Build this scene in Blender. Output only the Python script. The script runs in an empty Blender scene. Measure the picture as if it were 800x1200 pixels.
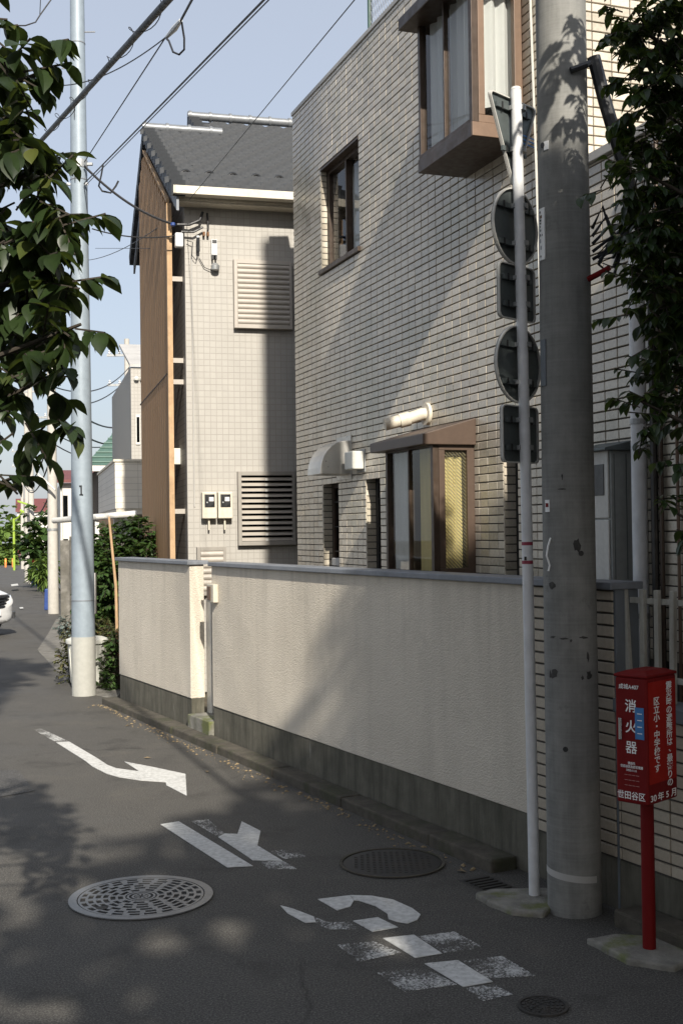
import bpy, bmesh, math, random
from mathutils import Vector, Matrix
R = math.radians
random.seed(7)
S = bpy.context.scene
COL = S.collection

# ------------------------------------------------------------------ camera, sky, sun, exposure
FPX, EYE, PITCH, ROLL = 1400.0, 2.0, 20 / 1400.0, 0.013      # focal length in pixels of an 800 x 1200 frame
cam = bpy.data.objects.new('camera', bpy.data.cameras.new('camera'))
COL.objects.link(cam)
cam.data.sensor_fit = 'VERTICAL'
cam.data.sensor_height = 36.0
cam.data.lens = 36.0 * FPX / 1200.0
cam.data.clip_start = 0.05
cam.data.clip_end = 3000
CM = Matrix.Rotation(math.pi / 2 + PITCH, 3, 'X') @ Matrix.Rotation(-ROLL, 3, 'Z')
cam.matrix_world = Matrix.Translation((0, 0, EYE)) @ CM.to_4x4()
S.camera = cam

SUN_HEAD, SUN_EL = -13.0, 33.0        # light travels towards this heading (degrees right of +Y), from this elevation
W = bpy.data.worlds.new('World'); S.world = W; W.use_nodes = True
wn = W.node_tree.nodes; wl = W.node_tree.links
sky = wn.new('ShaderNodeTexSky'); sky.sky_type = 'NISHITA'; sky.sun_disc = False
sky.sun_elevation = R(SUN_EL); sky.sun_rotation = R(180 + SUN_HEAD)
sky.air_density = 1.0; sky.dust_density = 2.5; sky.ozone_density = 2.2; sky.altitude = 30
bg = wn['Background']; bg.inputs['Strength'].default_value = 0.09
hz_mix = wn.new('ShaderNodeMix'); hz_mix.data_type = 'RGBA'; hz_mix.inputs[0].default_value = 0.5     # thin even veil of high cloud
hz_mix.inputs[7].default_value = (6.6, 6.9, 7.5, 1)
wl.new(sky.outputs[0], hz_mix.inputs[6]); wl.new(hz_mix.outputs[2], bg.inputs[0])
sun = bpy.data.objects.new('sun', bpy.data.lights.new('sun', 'SUN')); COL.objects.link(sun)
sun.data.energy = 5.0; sun.data.angle = R(0.75); sun.data.color = (1.0, 0.93, 0.82)
sd = Vector((math.sin(R(SUN_HEAD)) * math.cos(R(SUN_EL)), math.cos(R(SUN_HEAD)) * math.cos(R(SUN_EL)), -math.sin(R(SUN_EL))))
sun.rotation_euler = sd.to_track_quat('-Z', 'Y').to_euler()
S.view_settings.view_transform = 'Standard'; S.view_settings.look = 'None'
S.view_settings.gamma = 1.0; S.view_settings.exposure = 0.5
S.view_settings.use_curve_mapping = False
S.render.engine = 'CYCLES'
S.cycles.max_bounces = 7; S.cycles.transparent_max_bounces = 24
S.cycles.use_adaptive_sampling = True
S.cycles.use_denoising = True
S.cycles.caustics_reflective = False; S.cycles.caustics_refractive = False

def gz(y):                             # the street falls away gently beyond 30 m
    return 0.0 if y < 30 else -(y - 30) * 0.013
def at(px, py, y):                     # survey helper: world point seen at a photo position, y metres ahead
    d = CM @ Vector((px - 400, 600 - py, -FPX)); d /= d.y
    return Vector((0, 0, EYE)) + d * y
def gp(px, py, z=0.0):                 # survey helper: ground point
    d = CM @ Vector((px - 400, 600 - py, -FPX))
    return Vector((0, 0, EYE)) + d * ((z - EYE) / d.z)

# ------------------------------------------------------------------ materials
class NT:
    def __init__(s, name):
        s.m = bpy.data.materials.new(name); s.m.use_nodes = True
        s.n = s.m.node_tree.nodes; s.l = s.m.node_tree.links
        s.b = s.n['Principled BSDF']; s.out = s.n['Material Output']
    def node(s, t, **kw):
        nd = s.n.new(t)
        for k, v in kw.items(): setattr(nd, k, v)
        return nd
    def link(s, a, b): s.l.new(a, b)
    def coord(s, kind='Object', scale=None):
        tc = s.node('ShaderNodeTexCoord')
        o = s.node('ShaderNodeNewGeometry').outputs['Position'] if kind == 'World' else tc.outputs[kind]
        if scale:
            mp = s.node('ShaderNodeMapping'); mp.inputs['Scale'].default_value = scale
            s.link(o, mp.inputs[0]); o = mp.outputs[0]
        return o
    def noise(s, vec, scale, detail=4, rough=.55):
        nz = s.node('ShaderNodeTexNoise'); nz.inputs['Scale'].default_value = scale
        nz.inputs['Detail'].default_value = detail; nz.inputs['Roughness'].default_value = rough
        s.link(vec, nz.inputs['Vector']); return nz.outputs['Fac']
    def ramp(s, fac, stops):
        r = s.node('ShaderNodeValToRGB')
        while len(r.color_ramp.elements) < len(stops): r.color_ramp.elements.new(.5)
        for e, (p, c) in zip(r.color_ramp.elements, stops):
            e.position = p; e.color = c if len(c) == 4 else (*c, 1)
        s.link(fac, r.inputs[0]); return r.outputs[0]
    def mix(s, fac, a, b, mode='MIX'):
        m = s.node('ShaderNodeMix', data_type='RGBA', blend_type=mode)
        for sock, v in ((m.inputs[0], fac), (m.inputs[6], a), (m.inputs[7], b)):
            if isinstance(v, (int, float)): sock.default_value = v
            elif isinstance(v, tuple): sock.default_value = v if len(v) == 4 else (*v, 1)
            else: s.link(v, sock)
        return m.outputs[2]
    def math(s, op, a, b=None, clamp=False):
        m = s.node('ShaderNodeMath', operation=op, use_clamp=clamp)
        for sock, v in zip(m.inputs, (a, b)):
            if v is None: continue
            if isinstance(v, (int, float)): sock.default_value = v
            else: s.link(v, sock)
        return m.outputs[0]
    def bump(s, h, strength=.3, dist=.01):
        b = s.node('ShaderNodeBump'); b.inputs['Strength'].default_value = strength; b.inputs['Distance'].default_value = dist
        s.link(h, b.inputs['Height']); s.link(b.outputs[0], s.b.inputs['Normal'])

def sc(c, k): return tuple(min(1, max(0, x * k)) for x in c)

def plain(name, col, rough=.55, var=.12, scale=6, bump=.08, metal=0.0, streak=False, spec=.5, coord='Object', fine=60):
    t = NT(name)
    v = t.coord(coord, (1, 1, .15) if streak else None)
    f = t.noise(v, scale, 6, .6)
    c = t.ramp(f, [(.3, sc(col, 1 - var)), (.7, sc(col, 1 + var))])
    t.link(c, t.b.inputs['Base Color'])
    t.b.inputs['Metallic'].default_value = metal
    t.b.inputs['Specular IOR Level'].default_value = spec
    rr = t.ramp(t.noise(t.coord(coord), scale * 2.3, 4), [(.3, (max(0, rough - .1),) * 3), (.7, (min(1, rough + .12),) * 3)])
    t.link(rr, t.b.inputs['Roughness'])
    if bump: t.bump(t.noise(t.coord(coord), fine, 5), bump, .004)
    return t.m

def dirty(name, col, dirt, rough=.6, amount=.45, scale=3.0, streak=True, bump=.15, fine=50, metal=0.0):
    t = NT(name)
    v = t.coord('Object', (1, 1, .18) if streak else None)
    f = t.noise(v, scale, 8, .65)
    f2 = t.noise(t.coord('Object'), scale * 5, 6, .6)
    k = t.math('MULTIPLY', t.ramp(f, [(.45, (0, 0, 0)), (.75, (1, 1, 1))]), amount)
    base = t.ramp(f2, [(.3, sc(col, .9)), (.7, sc(col, 1.08))])
    t.link(t.mix(k, base, dirt), t.b.inputs['Base Color'])
    t.b.inputs['Roughness'].default_value = rough; t.b.inputs['Metallic'].default_value = metal
    t.bump(t.noise(t.coord('Object'), fine, 6), bump, .004)
    return t.m

M = {}
def mk_asphalt(name, col, patch):
    t = NT(name)
    p = t.coord('World')
    big = t.noise(p, .55, 5, .6); mid = t.noise(p, 5, 5, .6); fine = t.noise(p, 105, 3, .75); grit = t.noise(p, 70, 2, .5)
    c = t.ramp(big, [(.3, sc(col, .8)), (.7, sc(col, 1.15))])
    c = t.mix(.35, c, t.ramp(mid, [(.3, sc(col, .65)), (.7, sc(col, 1.3))]))
    c = t.mix(.65, c, t.ramp(fine, [(.34, sc(col, .2)), (.5, sc(col, .9)), (.64, sc(col, 2.5))]))
    c = t.mix(t.ramp(grit, [(.67, (0, 0, 0)), (.72, (.55, .55, .55))]), c, sc(col, 3.0))
    vo = t.node('ShaderNodeTexVoronoi', feature='DISTANCE_TO_EDGE'); vo.inputs['Scale'].default_value = .55
    nz = t.node('ShaderNodeTexNoise'); nz.inputs['Scale'].default_value = 2.0; nz.inputs['Detail'].default_value = 6; t.link(p, nz.inputs['Vector'])
    wv = t.mix(.25, p, nz.outputs['Color'])
    t.link(wv, vo.inputs['Vector'])
    crack = t.ramp(vo.outputs['Distance'], [(.0, (1, 1, 1)), (.006, (0, 0, 0))])
    crack = t.math('MULTIPLY', crack, t.ramp(t.noise(p, .35, 2), [(.5, (0, 0, 0)), (.62, (.8, .8, .8))]))
    c = t.mix(crack, c, sc(col, .3))
    stn = t.ramp(t.noise(p, 1.7, 6, .7), [(.54, (0, 0, 0)), (.66, (.55, .55, .55))])
    c = t.mix(stn, c, sc(col, .5))
    dst = t.ramp(t.noise(p, .9, 7, .75), [(.56, (0, 0, 0)), (.74, (.4, .4, .4))])
    c = t.mix(dst, c, (.15, .135, .11))
    peb = t.node('ShaderNodeTexVoronoi'); peb.inputs['Scale'].default_value = 85; t.link(p, peb.inputs['Vector'])
    c = t.mix(t.ramp(peb.outputs['Distance'], [(.12, (.30, .30, .30)), (.35, (0, 0, 0))]), c, sc(col, 2.6))
    t.link(c, t.b.inputs['Base Color'])
    t.b.inputs['Specular IOR Level'].default_value = .25
    t.link(t.ramp(big, [(.3, (.62,) * 3), (.7, (.85,) * 3)]), t.b.inputs['Roughness'])
    t.bump(t.mix(.5, fine, grit), .55, .006)
    return t.m
M['asphalt'] = mk_asphalt('asphalt', (.080, .076, .069), 0)
M['asphalt_patch'] = mk_asphalt('asphalt_patch', (.075, .073, .070), 0)

def mk_paint(name, cut, soft):
    t = NT(name)
    p = t.coord('World')
    n1 = t.noise(p, 75, 7, .8); n2 = t.noise(p, 4.5, 4, .6)
    f = t.math('ADD', t.math('MULTIPLY', n1, .75), t.math('MULTIPLY', n2, .45))
    a = t.ramp(f, [(cut, (0, 0, 0)), (cut + soft, (1, 1, 1))])
    c = t.ramp(t.noise(p, 30, 5), [(.3, (.44, .44, .42)), (.7, (.68, .68, .66))])
    t.link(c, t.b.inputs['Base Color']); t.link(a, t.b.inputs['Alpha'])
    t.b.inputs['Roughness'].default_value = .7
    t.bump(t.noise(p, 160, 3), .3, .004)
    return t.m
M['paint'] = mk_paint('road_paint', .455, .06)
M['paint_worn'] = mk_paint('road_paint_worn', .60, .08)

def mk_stucco():
    t = NT('stucco')
    p = t.coord('World')
    f = t.noise(p, 1.1, 6, .6)
    sw = t.node('ShaderNodeMapping'); sw.inputs['Scale'].default_value = (2.2, 2.2, .25); t.link(p, sw.inputs[0])
    st = t.noise(sw.outputs[0], 2.2, 6, .6)
    c = t.ramp(f, [(.3, (.61, .55, .455)), (.7, (.71, .645, .54))])
    c = t.mix(t.math('MULTIPLY', t.ramp(st, [(.5, (0, 0, 0)), (.8, (1, 1, 1))]), .35), c, (.40, .36, .30))
    sp_ = t.node('ShaderNodeSeparateXYZ'); t.link(p, sp_.inputs[0])
    rs_ = t.node('ShaderNodeMapping'); rs_.inputs['Scale'].default_value = (9, 9, .35); t.link(p, rs_.inputs[0])
    run = t.ramp(t.noise(rs_.outputs[0], 1.3, 6, .65), [(.5, (0, 0, 0)), (.68, (1, 1, 1))])
    up = t.ramp(sp_.outputs[2], [(.0, (0, 0, 0)), (1, (1, 1, 1))]); up = t.math('MULTIPLY', t.math('SUBTRACT', sp_.outputs[2], .75, True), .45, True)
    c = t.mix(t.math('MULTIPLY', run, up), c, (.44, .395, .32))
    blot = t.ramp(t.noise(p, 2.6, 7, .7), [(.56, (0, 0, 0)), (.7, (.38, .38, .38))])
    c = t.mix(blot, c, (.48, .435, .355))
    t.link(c, t.b.inputs['Base Color']); t.b.inputs['Roughness'].default_value = .9
    sx = t.node('ShaderNodeMapping'); sx.inputs['Scale'].default_value = (1, 1, 1.9); t.link(p, sx.inputs[0])
    t.bump(t.mix(.5, t.noise(sx.outputs[0], 48, 3, .5), t.noise(p, 110, 3, .5)), .9, .014)
    return t.m
M['stucco'] = mk_stucco()

def mk_plinth():
    t = NT('plinth_concrete')
    p = t.coord('World')
    mp = t.node('ShaderNodeMapping'); mp.inputs['Scale'].default_value = (6, 6, .7); t.link(p, mp.inputs[0])
    st = t.noise(mp.outputs[0], 1.6, 7, .7)
    f = t.noise(p, 7, 6, .6)
    c = t.ramp(f, [(.3, (.095, .088, .067)), (.7, (.15, .14, .11))])
    c = t.mix(t.ramp(st, [(.35, (.75, .75, .75)), (.55, (0, 0, 0))]), c, (.05, .05, .035))
    c = t.mix(t.ramp(st, [(.66, (0, 0, 0)), (.74, (.7, .7, .7))]), c, (.36, .35, .31))
    t.link(c, t.b.inputs['Base Color']); t.b.inputs['Roughness'].default_value = .92
    t.bump(t.noise(p, 70, 6), .4, .006)
    return t.m
M['plinth'] = mk_plinth()

def mk_moss(name, col, moss, amt):
    t = NT(name)
    p = t.coord('World')
    c = t.ramp(t.noise(p, 9, 7, .65), [(.3, sc(col, .6)), (.7, sc(col, 1.25))])
    m = t.math('MULTIPLY', t.ramp(t.noise(p, 3.6, 6, .6), [(.5, (0, 0, 0)), (.62, (1, 1, 1))]), amt)
    c = t.mix(m, c, moss)
    t.link(c, t.b.inputs['Base Color']); t.b.inputs['Roughness'].default_value = .95
    t.bump(t.noise(p, 60, 6, .7), .7, .012)
    return t.m
M['kerb'] = mk_moss('kerb_stone', (.085, .075, .058), (.045, .05, .022), .6)
M['footing'] = mk_moss('footing_concrete', (.24, .23, .20), (.12, .14, .03), .8)
M['pave'] = mk_moss('pavement_concrete', (.19, .18, .16), (.10, .095, .075), .5)
M['earth'] = mk_moss('earth', (.11, .09, .06), (.05, .07, .02), .5)

def mk_tile(name, ca, cb, rough, tint=True):
    t = NT(name)
    g = t.node('ShaderNodeNewGeometry'); oi = t.node('ShaderNodeObjectInfo')
    r = t.math('FRACT', t.math('ADD', g.outputs['Random Per Island'], oi.outputs['Random']))
    p = g.outputs['Position']
    c = t.ramp(r, [(0, ca), (.55, tuple((x + y) / 2 for x, y in zip(ca, cb))), (1, cb)])
    if tint:
        n = t.noise(p, 1.3, 3, .6)
        c = t.mix(t.ramp(n, [(.36, (.5, .5, .5)), (.5, (0, 0, 0))]), c, (.29, .29, .20))
        n2 = t.noise(p, .9, 3, .6)
        c = t.mix(t.ramp(n2, [(.55, (0, 0, 0)), (.7, (.45, .45, .45))]), c, (.40, .32, .27))
    mp = t.node('ShaderNodeMapping'); mp.inputs['Scale'].default_value = (3, 3, .3); t.link(p, mp.inputs[0])
    st = t.noise(mp.outputs[0], 2.4, 6, .6)
    c = t.mix(t.ramp(st, [(.55, (0, 0, 0)), (.75, (.4, .4, .4))]), c, sc(ca, .55))
    c = t.mix(.25, c, t.ramp(t.noise(p, 45, 5, .7), [(.3, sc(ca, .6)), (.7, sc(cb, 1.2))]))
    t.link(c, t.b.inputs['Base Color'])
    t.b.inputs['Specular IOR Level'].default_value = .95 if tint else .5
    rr = t.math('ADD', t.math('MULTIPLY', r, .12), rough - .06)
    t.link(rr, t.b.inputs['Roughness'])
    t.bump(t.noise(p, 60, 4, .5), .12, .004)
    return t.m
M['tile'] = mk_tile('facade_tile', (.42, .37, .29), (.68, .615, .505), .28)
M['brick'] = mk_tile('garden_wall_tile', (.40, .34, .26), (.48, .42, .33), .55, False)
M['mortar'] = plain('mortar', (.085, .078, .068), .95, .2, 12, .2)
M['capstone'] = dirty('cap_metal', (.20, .215, .24), (.09, .09, .09), .5, .5, 5, False, .1)
M['coping'] = plain('coping', (.42, .41, .39), .6, .12, 3, .1)
M['pier_end'] = dirty('pier_end_render', (.17, .19, .21), (.10, .11, .11), .75, .5, 3)

def mk_siding(name, axis, bw, bh, ca, cb, joint):
    t = NT(name)
    o = t.coord('Object')
    sx = t.node('ShaderNodeSeparateXYZ'); t.link(o, sx.inputs[0])
    cx = t.node('ShaderNodeCombineXYZ'); t.link(sx.outputs[axis], cx.inputs[0]); t.link(sx.outputs[2], cx.inputs[1])
    br = t.node('ShaderNodeTexBrick'); br.offset = 0.0; br.squash = 1.0
    br.inputs['Scale'].default_value = 1.0; br.inputs['Brick Width'].default_value = bw; br.inputs['Row Height'].default_value = bh
    br.inputs['Mortar Size'].default_value = .004; br.inputs['Mortar Smooth'].default_value = .3
    br.inputs['Color1'].default_value = (*ca, 1); br.inputs['Color2'].default_value = (*cb, 1); br.inputs['Mortar'].default_value = (*joint, 1)
    t.link(cx.outputs[0], br.inputs['Vector'])
    f = t.noise(o, 1.4, 5, .6)
    c = t.mix(t.ramp(f, [(.45, (0, 0, 0)), (.8, (.35, .35, .35))]), br.outputs['Color'], sc(ca, .75))
    t.link(c, t.b.inputs['Base Color']); t.b.inputs['Roughness'].default_value = .6
    inv = t.math('SUBTRACT', 1.0, br.outputs['Fac'])
    t.bump(inv, .5, .006)
    return t.m
M['siding_x'] = mk_siding('house_siding_front', 0, .075, .078, (.365, .347, .315), (.39, .372, .338), (.31, .292, .262))
M['siding_y'] = mk_siding('house_siding_side', 1, .15, .078, (.42, .40, .36), (.46, .43, .39), (.19, .18, .165))
M['clap'] = mk_siding('clapboard_x', 0, 3.0, .13, (.66, .61, .52), (.70, .66, .57), (.36, .33, .28))
M['clap_y'] = mk_siding('clapboard_y', 1, 3.0, .13, (.62, .58, .52), (.66, .62, .56), (.30, .28, .25))

def mk_wood():
    t = NT('brown_cladding')
    o = t.coord('Object', (9, 9, .5))
    c = t.ramp(t.noise(o, 3, 6, .6), [(.3, (.33, .20, .105)), (.7, (.43, .27, .15))])
    t.link(c, t.b.inputs['Base Color']); t.b.inputs['Roughness'].default_value = .75; t.b.inputs['Specular IOR Level'].default_value = .15
    t.bump(t.noise(o, 12, 5), .2, .004)
    return t.m
M['cladding'] = mk_wood()
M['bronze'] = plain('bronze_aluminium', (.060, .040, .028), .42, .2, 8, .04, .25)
M['bronze_lt'] = dirty('bronze_aluminium_pale', (.175, .112, .074), (.09, .06, .042), .45, .4, 4, True, .05)  # paler bronze; on the upper bay's side it paints in sunlight
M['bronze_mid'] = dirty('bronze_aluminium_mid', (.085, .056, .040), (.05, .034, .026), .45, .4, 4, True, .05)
M['frame_dark'] = plain('dark_frame', (.022, .020, .019), .4, .2, 8, .03)
M['white_metal'] = dirty('white_metal', (.62, .61, .57), (.35, .31, .24), .5, .3, 5)
M['cream'] = dirty('cream_paint', (.62, .57, .47), (.33, .28, .2), .55, .3, 5)
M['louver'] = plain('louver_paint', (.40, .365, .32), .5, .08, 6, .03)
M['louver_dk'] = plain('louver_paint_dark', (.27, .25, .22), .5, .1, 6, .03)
M['heater_grey'] = dirty('heater_case', (.34, .36, .36), (.22, .20, .15), .5, .4, 4, True, .04)
M['steel'] = plain('galvanised_steel', (.36, .37, .37), .45, .18, 14, .05, .55)
M['hood'] = plain('hood_steel', (.52, .51, .48), .36, .1, 5, .03, .5)
M['signback'] = dirty('sign_back', (.115, .135, .135), (.06, .07, .07), .5, .5, 6, False, .06, 40, .35)
M['sign_rim'] = plain('sign_rim', (.55, .54, .50), .5, .1, 10, .03)
M['pole_white'] = dirty('white_tube', (.66, .67, .68), (.33, .30, .24), .42, .28, 2.5)
def mk_concrete_pole():
    t = NT('pole_concrete')
    o = t.coord('Object')
    mp = t.node('ShaderNodeMapping'); mp.inputs['Scale'].default_value = (7, 7, .5); t.link(o, mp.inputs[0])
    st = t.noise(mp.outputs[0], 1.5, 8, .7); f = t.noise(o, 9, 6, .65)
    rg = t.node('ShaderNodeMapping'); rg.inputs['Scale'].default_value = (.4, .4, 40); t.link(o, rg.inputs[0]); ring = t.noise(rg.outputs[0], 2, 4, .6)
    c = t.ramp(st, [(.3, (.115, .115, .105)), (.5, (.20, .20, .185)), (.7, (.27, .265, .245))])
    c = t.mix(.35, c, t.ramp(f, [(.3, (.09, .09, .085)), (.7, (.30, .295, .275))]))
    c = t.mix(t.ramp(t.noise(o, 2.2, 6, .7), [(.60, (0, 0, 0)), (.68, (.65, .65, .65))]), c, (.055, .055, .05))
    c = t.mix(t.math('MULTIPLY', t.ramp(ring, [(.4, (0, 0, 0)), (.7, (1, 1, 1))]), .22), c, (.33, .33, .32))
    t.link(c, t.b.inputs['Base Color']); t.b.inputs['Roughness'].default_value = .85
    t.bump(t.mix(.5, f, ring), .25, .005)
    return t.m
M['pole_concrete'] = mk_concrete_pole()
M['pole_far'] = dirty('far_pole_concrete', (.46, .44, .40), (.28, .26, .23), .85, .5, 2)
M['pole_blue'] = dirty('steel_pole', (.265, .315, .36), (.19, .23, .27), .5, .5, 2.2, True, .05, 50, .1)
M['pole_sleeve'] = dirty('pole_sleeve', (.40, .40, .365), (.29, .28, .25), .6, .4, 3)
M['red'] = plain('red_enamel', (.15, .005, .005), .6, .22, 5, .05, 0, True, .2)
M['red_bright'] = plain('red_sheet', (.30, .012, .007), .65, .14, 5, .03, 0, True, .2)
M['letter'] = plain('white_lettering', (.84, .84, .82), .5, .03, 6, 0)
M['letter_dim'] = plain('faded_lettering', (.42, .22, .20), .6, .05, 6, 0)
M['blue_sheet'] = plain('blue_sticker', (.045, .18, .42), .4, .15, 30, 0)
M['rubber'] = plain('black_rubber', (.012, .012, .012), .55, .2, 10, .03)
M['wire'] = plain('wire_black', (.018, .018, .020), .5, .1, 10, 0)
M['black'] = plain('black_plastic', (.015, .016, .018), .35, .1, 10, .02)
M['porcelain'] = plain('porcelain', (.62, .63, .64), .25, .05, 10, 0)
M['tape'] = plain('old_tape', (.045, .043, .040), .8, .4, 30, .1)
M['iron'] = dirty('cast_iron_worn', (.235, .24, .245), (.11, .11, .11), .42, .35, 8, False, .15, 90, .55)
M['iron_dk'] = dirty('cast_iron_dark', (.035, .033, .030), (.07, .055, .04), .7, .5, 8, False, .25)
M['rust'] = plain('rust', (.15, .075, .035), .9, .3, 14, .2)
M['roof'] = plain('roof_tile_grey', (.040, .044, .050), .6, .3, 5, .06, spec=.3)
M['ridge'] = plain('ridge_metal', (.20, .21, .22), .4, .12, 9, .03, .3)
M['roof_green'] = plain('roof_green', (.075, .135, .11), .5, .15, 7, .05)
M['roof_red'] = plain('roof_red', (.15, .045, .042), .6, .15, 7, .05)
M['fence_old'] = dirty('old_white_paint', (.43, .42, .37), (.16, .14, .11), .8, .8, 9, True, .4, 40)
M['mesh_green'] = plain('green_mesh', (.03, .075, .06), .5, .1, 10, 0)
M['wood'] = plain('bare_wood', (.42, .28, .16), .8, .2, 8, .15)
M['wood_dk'] = plain('dark_wood', (.055, .038, .026), .8, .25, 8, .15)
def mk_cloth(name, col):
    t = NT(name)
    c = t.ramp(t.noise(t.coord('Object', (5, 5, .4)), 2, 2), [(.3, sc(col, .9)), (.7, sc(col, 1.06))])
    t.link(c, t.b.inputs['Base Color']); t.b.inputs['Roughness'].default_value = .95
    tl = t.node('ShaderNodeBsdfTranslucent'); t.link(c, tl.inputs[0])
    mx = t.node('ShaderNodeMixShader'); mx.inputs[0].default_value = .4
    t.link(t.b.outputs[0], mx.inputs[1]); t.link(tl.outputs[0], mx.inputs[2]); t.link(mx.outputs[0], t.out.inputs[0])
    return t.m
M['curtain'] = mk_cloth('white_curtain', (.84, .84, .82))
M['curtain_y'] = mk_cloth('yellow_curtain', (.84, .72, .36))
M['dark'] = plain('interior_dark', (.03, .028, .026), .9, .2, 4, 0)
M['plastic_white'] = plain('white_plastic', (.60, .60, .55), .5, .06, 6, .03)
M['plastic_blue'] = plain('blue_plastic', (.025, .06, .22), .45, .1, 6, .03)
M['lime'] = plain('lime_paint', (.26, .38, .04), .5, .08, 6, .02)
M['orange'] = plain('orange_plastic', (.72, .22, .05), .5, .08, 6, .02)
M['yellow'] = plain('yellow_plastic', (.75, .50, .06), .5, .08, 6, .02)
M['car'] = plain('white_car_paint', (.76, .76, .75), .16, .02, 3, 0)
M['chrome'] = plain('chrome', (.62, .62, .62), .15, .05, 6, 0, .9)
M['lamp'] = plain('lamp_lens', (.55, .60, .66), .12, .05, 6, 0)
M['skin'] = plain('skin', (.42, .26, .19), .6, .05, 6, 0)
M['shirt'] = plain('maroon_shirt', (.16, .03, .04), .8, .1, 6, 0)
M['trousers'] = plain('dark_trousers', (.02, .022, .03), .8, .1, 6, 0)
M['hair'] = plain('black_hair', (.012, .010, .010), .6, .1, 6, 0)
M['white_wall'] = plain('white_render', (.62, .60, .56), .8, .08, 2, .1)
M['dead_leaf'] = plain('dead_leaf', (.24, .18, .10), .8, .3, 10, .1)

def mk_glass(name, tint=(.975, .985, .98), hatch=False):
    t = NT(name)
    t.n.remove(t.b)
    tr = t.node('ShaderNodeBsdfTransparent'); tr.inputs[0].default_value = (*tint, 1)
    gl = t.node('ShaderNodeBsdfGlossy'); gl.inputs['Roughness'].default_value = .02
    fr = t.node('ShaderNodeFresnel'); fr.inputs['IOR'].default_value = 1.48
    mx = t.node('ShaderNodeMixShader'); gm_ = t.node('ShaderNodeNewGeometry'); front = t.math('SUBTRACT', 1.0, gm_.outputs['Backfacing'])   # a pane is one sheet: reflect once, at its outer face
    t.link(t.math('MULTIPLY', t.math('ADD', t.math('MULTIPLY', fr.outputs[0], .85, True), .015, True), front), mx.inputs[0])
    t.link(tr.outputs[0], mx.inputs[1]); t.link(gl.outputs[0], mx.inputs[2])
    o = mx.outputs[0]
    if hatch:                                   # wired glass: diagonal wires set in the pane
        ob = t.coord('Object')
        w = t.node('ShaderNodeTexWave', wave_type='BANDS', bands_direction='DIAGONAL'); w.inputs['Scale'].default_value = 22
        mp = t.node('ShaderNodeMapping'); mp.inputs['Scale'].default_value = (0, 1, 1); t.link(ob, mp.inputs[0])
        t.link(mp.outputs[0], w.inputs['Vector'])
        f = t.ramp(w.outputs['Fac'], [(.80, (0, 0, 0)), (.92, (.6, .6, .6))])
        df = t.node('ShaderNodeBsdfDiffuse'); df.inputs[0].default_value = (.30, .27, .17, 1)
        m2 = t.node('ShaderNodeMixShader'); t.link(f, m2.inputs[0]); t.link(o, m2.inputs[1]); t.link(df.outputs[0], m2.inputs[2]); o = m2.outputs[0]
    t.link(o, t.out.inputs[0])
    return t.m
M['glass'] = mk_glass('window_glass')
M['glass_wired'] = mk_glass('wired_glass', (.975, .98, .96), True)
M['glass_dark'] = mk_glass('tinted_glass', (.25, .27, .28))

def mk_leaf(name, ca, cb, cc, rough=.42):
    t = NT(name)
    g = t.node('ShaderNodeNewGeometry'); oi = t.node('ShaderNodeObjectInfo')
    r = t.math('FRACT', t.math('ADD', g.outputs['Random Per Island'], oi.outputs['Random']))
    c = t.ramp(r, [(0, ca), (.6, cb), (.93, cb), (1, cc)])
    c = t.mix(.3, c, t.ramp(t.noise(g.outputs['Position'], 30, 4), [(.3, sc(ca, .6)), (.7, sc(cb, 1.3))]))
    t.link(c, t.b.inputs['Base Color']); t.b.inputs['Roughness'].default_value = rough
    t.b.inputs['Specular IOR Level'].default_value = .45
    tl = t.node('ShaderNodeBsdfTranslucent'); t.link(t.mix(.5, c, (.16, .20, .02), 'ADD'), tl.inputs[0])
    mx = t.node('ShaderNodeMixShader'); mx.inputs[0].default_value = .28
    t.link(t.b.outputs[0], mx.inputs[1]); t.link(tl.outputs[0], mx.inputs[2]); t.link(mx.outputs[0], t.out.inputs[0])
    return t.m
M['leaf'] = mk_leaf('leaf_broad', (.012, .022, .007), (.026, .046, .013), (.13, .14, .03))
M['leaf_b'] = mk_leaf('leaf_glossy', (.010, .022, .007), (.022, .045, .012), (.08, .11, .025), .34)
M['leaf_far'] = mk_leaf('leaf_far', (.07, .13, .025), (.14, .22, .045), (.24, .27, .06), .6)
M['leaf_mid'] = mk_leaf('leaf_mid', (.022, .050, .014), (.055, .105, .026), (.12, .17, .04), .5)
M['leaf_azalea'] = mk_leaf('leaf_azalea', (.05, .06, .02), (.10, .10, .035), (.24, .10, .05), .6)
M['leaf_grey'] = mk_leaf('leaf_grey', (.12, .16, .15), (.20, .25, .24), (.28, .33, .31), .7)
M['bark'] = plain('bark', (.035, .028, .020), .9, .35, 12, .5, fine=25)

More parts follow.
